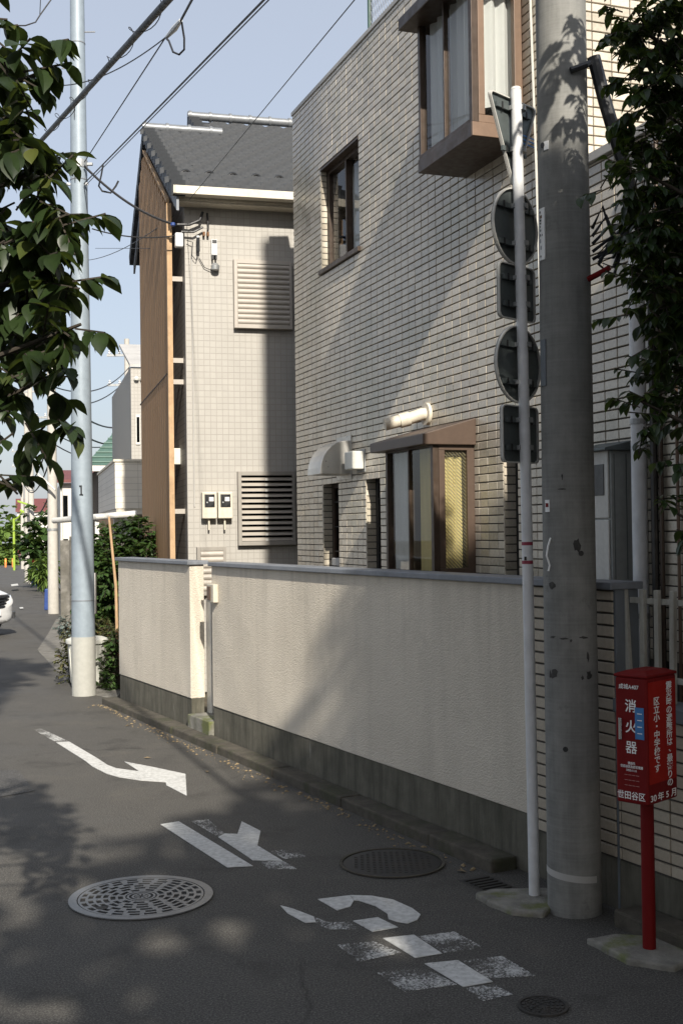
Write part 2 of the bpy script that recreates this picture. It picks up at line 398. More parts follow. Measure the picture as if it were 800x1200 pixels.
# ------------------------------------------------------------------ mesh builder
class MB:
    def __init__(s): s.v = []; s.f = []
    def quadv(s, pts):
        b = len(s.v); s.v += [tuple(p) for p in pts]; s.f.append(tuple(range(b, b + len(pts)))); return s
    def box(s, x0, y0, z0, x1, y1, z1):
        b = len(s.v)
        s.v += [(x0, y0, z0), (x1, y0, z0), (x1, y1, z0), (x0, y1, z0), (x0, y0, z1), (x1, y0, z1), (x1, y1, z1), (x0, y1, z1)]
        s.f += [tuple(b + i for i in q) for q in ((0, 3, 2, 1), (4, 5, 6, 7), (0, 1, 5, 4), (1, 2, 6, 5), (2, 3, 7, 6), (3, 0, 4, 7))]
        return s
    def prism(s, pts, vec):
        b = len(s.v); n = len(pts); vec = Vector(vec)
        s.v += [tuple(p) for p in pts] + [tuple(Vector(p) + vec) for p in pts]
        s.f.append(tuple(b + i for i in reversed(range(n)))); s.f.append(tuple(b + n + i for i in range(n)))
        s.f += [(b + i, b + (i + 1) % n, b + n + (i + 1) % n, b + n + i) for i in range(n)]
        return s
    def tube(s, pts, r, n=8, caps=True):
        pts = [Vector(p) for p in pts]; m = len(pts)
        rs = r if isinstance(r, (list, tuple)) else [r] * m
        b = len(s.v); prev = None
        for i, p in enumerate(pts):
            d = (pts[min(i + 1, m - 1)] - pts[max(i - 1, 0)]).normalized()
            if prev is None:
                a = d.orthogonal().normalized()
            else:
                a = (prev - d * prev.dot(d)); a = a.normalized() if a.length > 1e-6 else d.orthogonal().normalized()
            prev = a; c = d.cross(a)
            for k in range(n):
                t = 2 * math.pi * k / n
                s.v.append(tuple(p + (a * math.cos(t) + c * math.sin(t)) * rs[i]))
        for i in range(m - 1):
            for k in range(n):
                s.f.append((b + i * n + k, b + i * n + (k + 1) % n, b + (i + 1) * n + (k + 1) % n, b + (i + 1) * n + k))
        if caps:
            s.f.append(tuple(b + k for k in reversed(range(n)))); s.f.append(tuple(b + (m - 1) * n + k for k in range(n)))
        return s
    def lathe(s, prof, n=24, c=(0, 0, 0), caps=True):
        return s.tube([(c[0], c[1], c[2] + z) for _, z in prof], [r for r, _ in prof], n, caps) if all(prof[i][1] != prof[i + 1][1] for i in range(len(prof) - 1)) else s._lathe(prof, n, c, caps)
    def _lathe(s, prof, n, c, caps):
        b = len(s.v)
        for r, z in prof:
            for k in range(n):
                t = 2 * math.pi * k / n; s.v.append((c[0] + r * math.cos(t), c[1] + r * math.sin(t), c[2] + z))
        for i in range(len(prof) - 1):
            for k in range(n):
                s.f.append((b + i * n + k, b + i * n + (k + 1) % n, b + (i + 1) * n + (k + 1) % n, b + (i + 1) * n + k))
        if caps:
            s.f.append(tuple(b + k for k in reversed(range(n)))); s.f.append(tuple(b + (len(prof) - 1) * n + k for k in range(n)))
        return s
    def mesh(s, name, mat, smooth=False):
        me = bpy.data.meshes.new(name); me.from_pydata(s.v, [], s.f)
        if len(s.f) < 4000:
            bm = bmesh.new(); bm.from_mesh(me); bmesh.ops.recalc_face_normals(bm, faces=bm.faces); bm.to_mesh(me); bm.free()
        me.materials.append(M[mat] if isinstance(mat, str) else mat)
        if smooth:
            for p in me.polygons: p.use_smooth = True
            try: me.set_sharp_from_angle(angle=R(40))
            except Exception: pass
        return me
    def build(s, name, mat, parent=None, smooth=False, bevel=0, seg=2):
        o = bpy.data.objects.new(name, s.mesh(name, mat, smooth)); COL.objects.link(o)
        if parent: o.parent = parent
        if bevel:
            m = o.modifiers.new('bevel', 'BEVEL'); m.width = bevel; m.segments = seg; m.limit_method = 'ANGLE'; m.angle_limit = R(40)
        return o
def B(*a): return MB().box(*a)
def T(pts, r, n=8): return MB().tube(pts, r, n)
def tag(o, label=None, cat=None, group=None, kind=None):
    for k, v in (('label', label), ('category', cat), ('group', group), ('kind', kind)):
        if v: o[k] = v
    return o
def empty(name, loc=(0, 0, 0), rz=0, label=None, cat=None, group=None):
    o = bpy.data.objects.new(name, None); COL.objects.link(o); o.location = loc; o.rotation_euler = (0, 0, rz)
    o.empty_display_size = .2
    return tag(o, label, cat, group)
def inst(name, me, parent, loc=(0, 0, 0), rot=None, scale=None):
    o = bpy.data.objects.new(name, me); COL.objects.link(o); o.parent = parent; o.location = loc
    if rot is not None: o.rotation_euler = rot
    if scale is not None: o.scale = scale
    return o
def sag(a, b, drop, n=18):
    a, b = Vector(a), Vector(b)
    return [a.lerp(b, i / n) - Vector((0, 0, drop * 4 * (i / n) * (1 - i / n))) for i in range(n + 1)]
def text_mesh(body, size, mat, name, bold=.013):
    cu = bpy.data.curves.new(name, 'FONT'); cu.body = body; cu.size = size; cu.align_x = 'CENTER'; cu.align_y = 'CENTER'
    cu.extrude = .0004; cu.offset = size * bold
    o = bpy.data.objects.new(name, cu); COL.objects.link(o)
    dg = bpy.context.evaluated_depsgraph_get()
    me = bpy.data.meshes.new_from_object(o.evaluated_get(dg)); me.name = name
    bpy.data.objects.remove(o); bpy.data.curves.remove(cu)
    me.materials.clear(); me.materials.append(M[mat]); return me
def wall_holes(mb, u0, u1, z0, z1, holes, y0, y1):
    us = sorted({u0, u1, *[h[0] for h in holes], *[h[1] for h in holes]}); zs = sorted({z0, z1, *[h[2] for h in holes], *[h[3] for h in holes]})
    us = [u for u in us if u0 <= u <= u1]; zs = [z for z in zs if z0 <= z <= z1]
    for a, b in zip(us, us[1:]):
        run = None
        for c, d in zip(zs, zs[1:]):
            mu, mz = (a + b) / 2, (c + d) / 2
            if any(h[0] < mu < h[1] and h[2] < mz < h[3] for h in holes):
                if run: mb.box(a, y0, run[0], b, y1, run[1]); run = None
            else: run = (run[0] if run else c, d)
        if run: mb.box(a, y0, run[0], b, y1, run[1])
    return mb
def tile_cells(u0, u1, z0, z1, holes, pu, pz, ju, jz, off=0.0, stagger=0.0):
    out = []; k = 0; z = z0
    while z < z1 - .01:
        zt = min(z + pz, z1); zm = (z + zt) / 2
        cuts = sorted([(h[0], h[1]) for h in holes if h[2] < zm < h[3]])
        iv = []; a = u0
        for c, d in cuts:
            if c > a: iv.append((a, c))
            a = max(a, d)
        if a < u1: iv.append((a, u1))
        o = off + (stagger * pu if k % 2 else 0)
        i = math.floor((u0 - o) / pu)
        while o + i * pu < u1:
            x0, x1 = o + i * pu, o + (i + 1) * pu
            for c, d in iv:
                e, f = max(x0, c), min(x1, d)
                if f - e > .02: out.append((e + ju / 2, f - ju / 2, z + jz / 2, zt - jz / 2))
            i += 1
        z += pz; k += 1
    return out

# ------------------------------------------------------------------ ground, road, pavement
ys = [-14, -6, 0, 4, 8, 12, 16, 20, 25, 30, 36, 44, 54, 66, 80, 100, 130, 170]
g = MB(); n = len(ys)
gy = ys + [260, 420, 700, 1200]
for y in gy: g.v += [(-900 if y > 200 else -160, y, gz(y) - .03), (900 if y > 200 else 160, y, gz(y) - .03)]
for i in range(len(gy) - 1): g.f.append((2 * i, 2 * i + 1, 2 * i + 3, 2 * i + 2))
tag(g.build('ground', 'earth'), kind='structure')
WA = R(-62.5); WO = Vector((-2.56, 13.84, 0)); WD = Vector((math.cos(WA), math.sin(WA), 0)); WN = Vector((-math.sin(WA), math.cos(WA), 0))
def wl_(u, v, z): return WO + WD * u + WN * v + Vector((0, 0, z))
def right_edge(y):
    if y < 13.84: return (WO + WD * ((13.84 - y) / -WD.y)).x + .10
    return -2.46 - (y - 13.84) * .262
rd = MB()
for y in ys: rd.v += [(-40 if y < 66 else -.262 * y - 3.4, y, gz(y)), (right_edge(y), y, gz(y))]
for i in range(n - 1): rd.f.append((2 * i, 2 * i + 1, 2 * i + 3, 2 * i + 2))
road = tag(rd.build('road', 'asphalt'), kind='structure')
pt = MB(); pts = [gp(-30, 903), gp(22, 903), gp(41, 927), gp(-30, 940)]
pt.quadv([(p.x, p.y, .004) for p in pts]); tag(pt.build('road_patch', 'asphalt_patch'), kind='structure')
tr = MB(); q = [(-2.9, 3.0), (-2.15, 3.0), (-3.15, 9.4), (-3.9, 9.4)]
tr.quadv([(x, y, .004) for x, y in q]); tag(tr.build('road_patch', 'asphalt_patch'), kind='structure')
pv = MB(); q = [gp(44, 762), gp(56, 744), gp(66, 726), gp(100, 726), gp(160, 790), gp(136, 820), gp(100, 812), gp(76, 796)]
pv.prism([(p.x, p.y, -.02) for p in q], (0, 0, .03)); tag(pv.build('pavement', 'pave', bevel=.008), kind='structure')

# kerb along the garden wall: separate kerbstones
kerb = tag(empty('kerb', WO, WA), kind='structure')
kb = [(-.22, .98), (.988, 2.20), (2.208, 3.40), (3.408, 4.60), (4.608, 5.80), (5.808, 7.0), (7.008, 7.70)]
for i, (a, b) in enumerate(kb):
    w = .18 + random.uniform(-.008, .008); h = .075 + random.uniform(-.004, .004)
    B(a, -w, -.02, b, .004, h).build('kerbstone', 'kerb', kerb, bevel=.014)
for i in range(5): B(8.75 + i * .62, -.17, -.02, 9.35 + i * .62, .004, .085).build('kerbstone', 'kerb', kerb, bevel=.014)

# ------------------------------------------------------------------ garden walls
def stucco_wall(u0, u1, label):
    t = empty('garden_wall', wl_(u0, 0, 0), WA, label, 'wall')
    L = u1 - u0
    B(0, .008, .0, L, .142, .345).build('plinth', 'plinth', t, bevel=.004)
    B(0, 0, .346, L, .15, 1.665).build('panel', 'stucco', t, bevel=.006)
    B(-.01 if u0 > 1 else -.03, -.035, 1.666, L + (.03 if u0 < 1 else 0), .19, 1.705).build('cap', 'capstone', t, bevel=.006)
    return t
wl1 = stucco_wall(-.10, 2.28, 'short cream stucco garden wall beside the blue-grey pole')
wl2 = stucco_wall(2.87, 7.87, 'long cream stucco garden wall crossed by a slanting shadow')
# step in the gate opening
st = empty('gate_step', wl_(2.28, 0, 0), WA, 'worn concrete step in the gap between the two stucco walls', 'step')
B(.004, -.04, .0, .586, .5, .20).build('tread', 'footing', st, bevel=.01)
# gate
gt = empty('garden_gate', wl_(2.285, .165, 0.2), WA, 'white metal garden gate standing open in the wall gap', 'gate')
B(.0, .0, 0, .13, .05, 1.13).build('post', 'white_metal', gt, bevel=.004)
B(.145, .012, .10, .17, .037, 1.08).build('stile', 'white_metal', gt)
B(.51, .012, .10, .535, .037, 1.08).build('stile', 'white_metal', gt)
for z in (.12, .52, .58, 1.05): B(.171, .012, z, .509, .037, z + .02).build('rail', 'white_metal', gt)
for k in range(5):
    x = .20 + k * .065
    T([(x, .024, .14), (x, .024, 1.05)], .007, 6).build('bar', 'white_metal', gt)
for z0 in (.20, .70):
    for k in range(3):
        c = Vector((.23 + k * .10, .024, z0 + .1)); m = MB()
        m.tube([c + Vector((math.cos(a) * .045 * (1 - a / 14), 0, math.sin(a) * .06 * (1 - a / 14))) for a in [i * .5 for i in range(20)]], .005, 5)
        m.build('scroll', 'white_metal', gt)
B(.172, -.004, .55, .21, .052, .66).build('latch', 'black', gt, bevel=.004)
mbx = empty('intercom_box', wl_(2.875, -.002, 1.33), WA, 'small beige box fixed to the end of the long wall by the gate', 'box')
B(.0, -.05, 0, .17, 0, .17).build('case', 'cream', mbx, bevel=.006)
B(.02, -.058, .02, .11, -.0505, .15).build('cover', 'bronze_lt', mbx, bevel=.003)

# tiled end of the garden wall and the low wall with the fence
tw = empty('tiled_garden_wall', wl_(7.875, 0, 0), WA, 'tan tiled garden wall stepping down behind the pole and red box', 'wall')
B(0, .02, 0, .70, .158, .26).build('plinth', 'plinth', tw)
B(0.0, .020, .261, .70, .157, 1.665).build('core', 'mortar', tw)
B(.7005, .012, .0, .716, .165, 1.664).build('end_panel', 'pier_end', tw)
B(0, -.03, 1.666, .73, .19, 1.705).build('cap', 'capstone', tw, bevel=.005)
B(.717, .014, 0, 4.6, .155, .262).build('plinth', 'plinth', tw)
B(.717, .020, .263, 4.6, .155, 1.035).build('core', 'mortar', tw)
B(.717, -.02, 1.036, 4.6, .18, 1.105).build('cap', 'pier_end', tw, bevel=.005)
cells = tile_cells(0, .70, .27, 1.66, [], .18, .0635, .006, .011) + tile_cells(.72, 3.0, .27, 1.035, [], .18, .0635, .006, .011, .02)
cells.sort(key=lambda c: c[0])
me_cache = {}
def tile_obj(name, mat, parent, c, y0, y1, axis='x'):
    w, h = round(c[1] - c[0], 3), round(c[3] - c[2], 3)
    key = (mat, w, h, round(y1 - y0, 3), axis)
    if key not in me_cache:
        m = MB(); d = y1 - y0; e = .003
        # a tile with a chamfered face
        fr = [(e, 0, e), (w - e, 0, e), (w - e, 0, h - e), (e, 0, h - e)]; mid = [(0, e, 0), (w, e, 0), (w, e, h), (0, e, h)]; bk = [(0, d, 0), (w, d, 0), (w, d, h), (0, d, h)]
        m.v = fr + mid + bk
        m.f = [(0, 1, 2, 3)] + [(4 + i, 4 + (i + 1) % 4, (i + 1) % 4, i) for i in range(4)] + [(8 + i, 8 + (i + 1) % 4, 4 + (i + 1) % 4, 4 + i) for i in range(4)]
        if axis == 'y': m.v = [(-y, x, z) for x, y, z in m.v]       # faces +x
        me_cache[key] = m.mesh(name, mat)
    j = random.uniform(-.0012, .0012)
    loc = (c[0], y0 + j, c[2]) if axis == 'x' else (y1 + j, c[0], c[2])
    return inst(name, me_cache[key], parent, loc)
def tiles_stuff(name, mat, parent, cl, y0, y1, axis='x'):
    m = MB(); e = .003
    for a, b, c, d in cl:
        j = random.uniform(-.0012, .0012)
        k = len(m.v)
        P = [(a + e, y0 + j, c + e), (b - e, y0 + j, c + e), (b - e, y0 + j, d - e), (a + e, y0 + j, d - e), (a, y0 + e + j, c), (b, y0 + e + j, c), (b, y0 + e + j, d), (a, y0 + e + j, d), (a, y1, c), (b, y1, c), (b, y1, d), (a, y1, d)]
        if axis == 'y': P = [(y1 + (y0 - p[1]), p[0], p[2]) for p in P]
        m.v += P
        m.f += [tuple(k + i for i in q) for q in ((0, 1, 2, 3), (4, 5, 1, 0), (5, 6, 2, 1), (6, 7, 3, 2), (7, 4, 0, 3), (8, 9, 5, 4), (9, 10, 6, 5), (10, 11, 7, 6), (11, 8, 4, 7))]
    return tag(m.build(name, mat, parent), kind='stuff')
for c in cells[:300]: tile_obj('wall_tile', 'brick', tw, c, .006, .022)
if cells[300:]: tiles_stuff('wall_tile_field', 'brick', tw, cells[300:], .006, .022)

fn = empty('picket_fence', wl_(8.60, .085, 1.105), WA, 'flaking white picket fence on the low tiled wall', 'fence')
for k in range(26):
    u = .012 + k * .105; ln = random.uniform(-.02, .02) + (-.045 if k == 0 else 0)
    m = MB(); m.prism([(u - .016, -.012, 0), (u + .016, -.012, 0), (u + .016 + ln, -.012, .565), (u - .016 + ln, -.012, .565)], (0, .024, 0))
    m.build('picket', 'fence_old', fn, bevel=.003)
for z in (.10, .49): B(-.0, .0125, z, 2.75, .034, z + .03).build('rail', 'fence_old', fn, bevel=.003)

# ------------------------------------------------------------------ grey tiled house
GA = R(-70)
gh = empty('tiled_house', (-.503, 13.53, 0), GA, 'grey-beige tiled house with two bronze bay windows above the garden wall', 'house')
H_A = (.95, 2.08, 4.74, 5.82); H_w1 = (.90, 1.385, 1.30, 2.485); H_w2 = (2.16, 2.53, 1.30, 2.49); H_s = (4.98, 5.20, 1.30, 2.83)
H_ub = (4.43, 5.36, 4.80, 5.98); H_lb = (3.53, 4.50, 1.62, 2.72)
UA, UB = 6.05, 9.6
holesA = [H_A, H_w1, H_w2, H_s, H_ub, H_lb]
wA = wall_holes(MB(), .002, UA - .014, 0, 6.70, holesA, .014, .22).build('wall', 'mortar', gh)
wB = B(UA + .001, .014, 0, UB, .22, 4.33).build('wall', 'mortar', gh)
B(UA - .16, .222, 0, UA - .014, 6.5, 6.70).build('wall', 'mortar', gh)
bk = MB(); bk.box(0.02, 6.4, 0, UA - .2, 6.55, 6.6); bk.box(.0, .222, 0, .15, 6.39, 6.6); bk.box(.16, .225, 6.3, UA - .2, 6.39, 6.45); bk.box(.16, .225, 2.95, UA - .2, 6.39, 3.05)
bk.box(UA, 3.0, 0, UB, 3.2, 4.2); bk.box(UB - .2, .23, 0, UB - .02, 2.99, 4.2); bk.box(UA, .23, 4.1, UB - .21, 2.99, 4.2)
bk.build('inner_shell', 'dark', gh)
B(-.01, -.012, 6.701, UA + .02, .24, 6.745).build('coping', 'coping', gh, bevel=.004)
B(UA - .18, .241, 6.701, UA + .02, 6.5, 6.745).build('coping', 'coping', gh, bevel=.004)
B(UA + .001, -.03, 4.331, UB, .26, 4.39).build('coping', 'coping', gh, bevel=.004)
TU, TZ = .148, .0635
cA = tile_cells(0, UA, 1.2, 6.70, holesA, TU, TZ, .0065, .0085)
cB = tile_cells(UA, UB, 1.2, 4.33, [], TU, TZ, .0065, .0085)
cE = tile_cells(.0, 3.2, 4.40, 6.70, [(1.0 - .02, 1.0 + 1.02, 4.6, 5.6)], TU, TZ, .0065, .0085)
def near(c): return 4.55 < c[0] < 5.9 and 2.9 < c[2] < 4.6 or 6.4 < c[0] < 7.2 and 2.3 < c[2] < 4.0
pick = [c for c in cA + cB if near(c)][:300]; ps = set(pick)
for c in pick: tile_obj('wall_tile', 'tile', wA, c, .0, .016)
tiles_stuff('wall_tile_field', 'tile', wA, [c for c in cA + cB if c not in ps], .0, .016)
tiles_stuff('wall_tile_field', 'tile', wA, cE, UA - .016 - UA, 0.0, 'y')
bpy.data.objects[ [o.name for o in wA.children][-1] ].location.x = UA
# corner returns on the far end of the house (thin edge tiles)
# window recess tiles (far reveals face the viewer)
rev = []
for h, dpt in ((H_A, .07), (H_w1, .10), (H_w2, .10), (H_s, .10)):
    z = h[2]
    m = MB()
    while z < h[3] - .02:
        m.box(h[0] - .012, .004, z + .005, h[0] + .004, dpt, min(z + TZ, h[3]) - .005); z += TZ
    tag(m.build('reveal_tiles', 'tile', wA), kind='stuff')

# window A (upper, sliding)
def pane(mb_args, name, mat, parent): return B(*mb_args).build(name, mat, parent)
def curtain(u0, u1, y, z0, z1, mat, parent, amp=.018, pitch=.09, name='curtain', axis='x'):
    m = MB(); k = max(6, int((u1 - u0) / pitch * 6)); ph = random.uniform(0, 6)
    for i in range(k + 1):
        u = u0 + (u1 - u0) * i / k
        d = y + amp * math.sin(u / pitch * 2 * math.pi + ph + .8 * math.sin(u * 9))
        for z in (z0, z1):
            m.v.append((u, d, z) if axis == 'x' else (d, u, z))
    for i in range(k): m.f.append((2 * i, 2 * i + 2, 2 * i + 3, 2 * i + 1))
    return m.build(name, mat, parent, smooth=True)
w = wall_holes(MB(), H_A[0] + .005, H_A[1] - .003, H_A[2] + .003, H_A[3] - .003, [(H_A[0] + .06, 1.50, H_A[2] + .07, H_A[3] - .06), (1.53, H_A[1] - .04, H_A[2] + .07, H_A[3] - .06)], .075, .15).build('window', 'bronze', gh, bevel=.003)
B(H_A[0] + .06, .10, H_A[2] + .07, 1.50, .106, H_A[3] - .06).build('pane', 'glass', w)
B(1.53, .12, H_A[2] + .07, H_A[1] - .04, .126, H_A[3] - .06).build('pane', 'glass', w)
B(H_A[0] - .03, -.03, H_A[2] - .045, H_A[1] + .03, .074, H_A[2] + .002).build('sill', 'bronze', w, bevel=.003)
B(H_A[0] + .001, -.006, H_A[3] - .022, H_A[1] - .001, .074, H_A[3] - .003).build('head', 'bronze', w)
curtain(1.0, 2.05, .30, H_A[2], H_A[3], 'curtain', w, .025, .11)
# narrow windows on the ground floor
for hh in (H_w1, H_w2, H_s):
    f = wall_holes(MB(), hh[0] + .006, hh[1] - .003, hh[2] + .003, hh[3] - .003, [(hh[0] + .05, hh[1] - .04, hh[2] + .06, hh[3] - .05)], .105, .17).build('window', 'frame_dark' if hh is not H_w1 else 'bronze', gh, bevel=.003)
    B(hh[0] + .05, .13, hh[2] + .06, hh[1] - .04, .136, hh[3] - .05).build('pane', 'glass_dark', f)
    for k in range(4): B(hh[0] + .05, .112, hh[2] + .2 + k * .26, hh[1] - .04, .122, hh[2] + .212 + k * .26).build('bar', 'frame_dark', f)
B(H_w1[0] + .2, .02, 1.62, H_w1[1] - .06, .10, 1.70).build('sill_box', 'coping', gh, bevel=.006)

# bay windows
def bay(h, d, zb, zg0, zg1, ztop, roof_up, sunlit_mat, curt, wired, name_hint):
    u0, u1 = h[0], h[1]
    b = wall_holes(MB(), u0, u1, zg0 - .03, zg1 + .03, [(u0 + .04, (u0 + u1) / 2 - .012, zg0, zg1), ((u0 + u1) / 2 + .012, u1 - .05, zg0, zg1)], -d, -d + .05).build('bay_window', 'bronze', gh, bevel=.003)
    sf = MB()
    for (ya, yb, za, zbb) in ((-d + .051, -.09 + .04, zg0 - .03, zg0 + .025), (-d + .051, -.05, zg1 - .03, zg1 + .03)):
        sf.box(u1 - .05, ya, za, u1 + .002, yb, zbb)
    sf.box(u1 - .05, -d + .051, zg0 + .026, u1 + .002, -d + .10, zg1 - .031); sf.box(u1 - .05, -.06, zg0 - .03, u1 + .002, .02, zg1 + .03)
    sf.build('side_frame', sunlit_mat, b, bevel=.003)  # near side paler than the front: sunlight put into its colour
    B(u0, -d + .051, zg0 - .03, u0 + .05, .02, zg1 + .03).build('side_frame', 'bronze', b)
    B(u0 + .04, -d + .028, zg0, (u0 + u1) / 2 - .012, -d + .034, zg1).build('pane', 'glass', b)
    B((u0 + u1) / 2 + .012, -d + .018, zg0, u1 - .05, -d + .024, zg1).build('pane', 'glass', b)
    B(u1 - .028, -d + .10, zg0 + .025, u1 - .022, -.061, zg1 - .03).build('pane', 'glass_wired' if wired else 'glass', b)
    B(u0 - .004, -d - .008, zb, u1 + .001, .01, zg0 - .031).build('apron', 'bronze', b, bevel=.004)
    B(u1 + .0015, -d - .006, zb + .003, u1 + .012, .008, zg0 - .033).build('apron_end', sunlit_mat, b, bevel=.003)  # end plate in the same paler colour, standing in for sunlight
    rf = MB()
    if roof_up:
        rf.prism([(u0 - .10, -d - .10, ztop - .06), (u0 - .10, -d - .10, ztop + .02), (u0 - .10, -.0, ztop + .15), (u0 - .10, -.0, ztop - .06)], (u1 - u0 + .14, 0, 0))
    else:
        rf.box(u0 - .10, -d - .12, ztop - .05, u1 + .10, .005, ztop + .04)
    rf.build('hood', 'bronze_mid' if roof_up else 'bronze', b, bevel=.006)
    if curt == 'y':
        curtain(u0 + .05, u0 + .36, -d + .075, zg0, zg1, 'curtain', b, .02, .10)
        curtain(u0 + .52, u1 - .07, -d + .085, zg0, zg1, 'curtain_y', b, .02, .08)
        curtain(-d + .12, -.07, u1 - .085, zg0, zg1 - .08, 'curtain_y', b, .016, .075, axis='y')
    else:
        curtain(u0 + .06, u1 - .12, -d + .085, zg0, zg1, 'curtain', b, .018, .12)
        curtain(-d + .07, .02, u1 - .10, zg0 + .12, zg1, 'curtain', b, .022, .10, axis='y')
    return b
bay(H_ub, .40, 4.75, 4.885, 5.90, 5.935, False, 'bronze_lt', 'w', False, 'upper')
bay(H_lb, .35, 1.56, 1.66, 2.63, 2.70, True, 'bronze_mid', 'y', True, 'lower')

# end wall window of the upper storey
f = wall_holes(MB(), 1.0, 2.0, 4.62, 5.58, [(1.06, 1.48, 4.70, 5.52), (1.52, 1.94, 4.70, 5.52)], 0, .05)
f.v = [(UA + .005 - y + .03, x, z) for x, y, z in f.v]
f = f.build('window', 'white_metal', gh, bevel=.003)
B(UA - .01, 1.06, 4.70, UA - .004, 1.94, 5.52).build('pane', 'glass', f)
B(UA + .002, .96, 4.575, UA + .07, 2.04, 4.615).build('sill', 'white_metal', f, bevel=.003)

# mesh screen on the roof
rs = T([(2.18, .10, 6.74), (2.18, .10, 8.0)], .024, 8).build('roof_screen', 'mesh_green', gh)
B(2.205, .09, 6.80, 5.8, .11, 6.84).build('screen_rail', 'mesh_green', rs)
m = MB()
for k in range(46):
    u = 2.2 + k * .05
    m.tube([(u + (.025 if j % 2 else 0), .10, 6.83 + j * .045) for j in range(26)], .0035, 4, False)
tag(m.build('screen_mesh', 'steel', rs), kind='stuff')

# fittings on the facade
vh = MB(); prof = []
for k in range(9):
    a = k / 8 * math.pi / 2; prof.append((-.33 * math.cos(a) ** .8 if k < 8 else 0, 2.545 + .335 * math.sin(a)))
vh.prism([(1.38, 0, 2.545)] + [(1.38, y, z) for y, z in prof], (.40, 0, 0))
v = vh.build('vent_hood', 'hood', gh, bevel=.004)
B(1.37, -.012, 2.50, 1.80, -.001, 2.93).build('flange', 'hood', v)
lb = B(1.93, -.13, 2.575, 2.15, -.012, 2.75).build('wall_lamp', 'plastic_white', gh, bevel=.012, seg=3)
B(1.96, -.011, 2.55, 2.17, -.001, 2.77).build('back_plate', 'steel', lb)
ex = T([(3.64, -.012, 2.965), (3.64, -.05, 2.965), (3.60, -.13, 2.935), (3.55, -.36, 2.875)], .052, 14).build('exhaust_pipe', 'cream', gh, smooth=True)
MB().tube([(3.64, -.001, 2.965), (3.64, -.03, 2.965)], .095, 18).build('flange', 'cream', ex, smooth=True)
T([(3.59, -.15, 2.928), (3.575, -.235, 2.906)], .062, 14).build('collar', 'cream', ex, smooth=True)
T([(5.50, -.012, 6.69), (5.52, -.014, 5.6), (5.56, -.012, 4.5), (5.60, -.014, 3.3)], .009, 6).build('facade_cable', 'white_metal', gh)
dp = T([(6.83, -.07, .0), (6.83, -.07, 3.55), (6.83, -.03, 3.72), (6.83, .02, 3.78)], .047, 16).build('downpipe', 'pole_white', gh, smooth=True)
for z in (1.45, 2.6): MB().tube([(6.83, -.07, z), (6.83, -.07, z + .03)], .053, 16).build('clip', 'steel', dp)
T([(6.93, -.035, 0), (6.93, -.035, 4.25)], .022, 8).build('conduit', 'frame_dark', gh)
T([(6.985, -.025, 0), (6.985, -.025, 4.25)], .014, 8).build('conduit', 'bronze', gh)
T([(7.13, -.015, 0.6), (7.13, -.018, 4.2)], .010, 6).build('conduit', 'bronze_lt', gh)
wh = empty('water_heater', wl_(0, 0, 0)); wh.location = (-.503 + math.cos(GA) * 6.30 , 13.53 + math.sin(GA) * 6.30, 1.655); wh.rotation_euler = (0, 0, GA)
tag(wh, 'white wall-mounted water heater cabinet beside the downpipe', 'water heater')
B(0, -.155, 0, .36, -.004, .80).build('case', 'heater_grey', wh, bevel=.006)
B(0.0, -.168, .0, .345, -.1555, .38).build('front_panel', 'white_metal', wh, bevel=.005)
B(0.0, -.168, .39, .345, -.1555, .80).build('front_panel', 'white_metal', wh, bevel=.005)
B(.10, -.173, .53, .305, -.1685, .72).build('flue_grille', 'black', wh, bevel=.003)
m = MB(); m.prism([(-.03, -.22, .80), (-.03, -.22, .815), (-.03, 0, .865), (-.03, 0, .80)], (.43, 0, 0)); m.build('rain_cap', 'signback', wh, bevel=.003)
for y in (-.135, -.05): B(.3605, y, .02, .3625, y + .004, .78).build('seam', 'signback', wh)

# ------------------------------------------------------------------ white tiled house with the brown screen
HA = R(14.7)
hs = empty('white_house', (-1.903, 14.8, 0), HA, 'white tiled house with grey tile roof and tall brown screen', 'house')
SL, V0, Z0, VR = .515, -.32, 6.20, 3.2          # roof slope, eave line, eave height, lower ridge
def rz(v): return Z0 + (v - V0) * SL
ZR = rz(VR); VR2 = 4.55; ZR2 = rz(VR2)
B(0.0, .0, 0, 7, .15, 6.28).build('front_wall', 'siding_x', hs)
sw = MB(); sw.prism([(.001, .151, 0), (.001, .151, rz(.15) - .12), (.001, VR, ZR - .12), (.001, 5.6, ZR - (5.6 - VR) * SL - .12), (.001, 5.6, 0)], (.15, 0, 0))
sw.build('side_wall', 'siding_y', hs)
B(.16, 5.45, 0, 7, 5.6, 6.3).build('back_wall', 'siding_x', hs)
# roof deck
rf = MB()
rf.prism([(-.14, V0, Z0 - .03), (-.14, VR, ZR - .03), (-.14, VR, ZR - .11), (-.14, V0, Z0 - .11)], (7.2, 0, 0))
rf.prism([(-.14, VR + .002, ZR - .03), (-.14, 5.75, ZR - (5.75 - VR) * SL - .03), (-.14, 5.75, ZR - (5.75 - VR) * SL - .11), (-.14, VR + .002, ZR - .11)], (.84, 0, 0))
rf.prism([(.72, VR + .002, ZR - .03), (.72, VR2, ZR2 - .03), (.72, VR2, ZR2 - .11), (.72, VR + .002, ZR - .11)], (6.3, 0, 0))
rf.prism([(.72, VR2 + .002, ZR2 - .03), (.72, 6.5, ZR2 - (6.5 - VR2) * SL), (.72, 6.5, ZR2 - (6.5 - VR2) * SL - .08), (.72, VR2 + .002, ZR2 - .11)], (6.3, 0, 0))
roof = rf.build('roof', 'roof', hs)
TWID, TV = .30, .262
tm = MB(); pr = [(0, .010), (.045, .030), (.10, .036), (.20, .036), (.255, .030), (.298, .010)]
dv = TV * 1.12
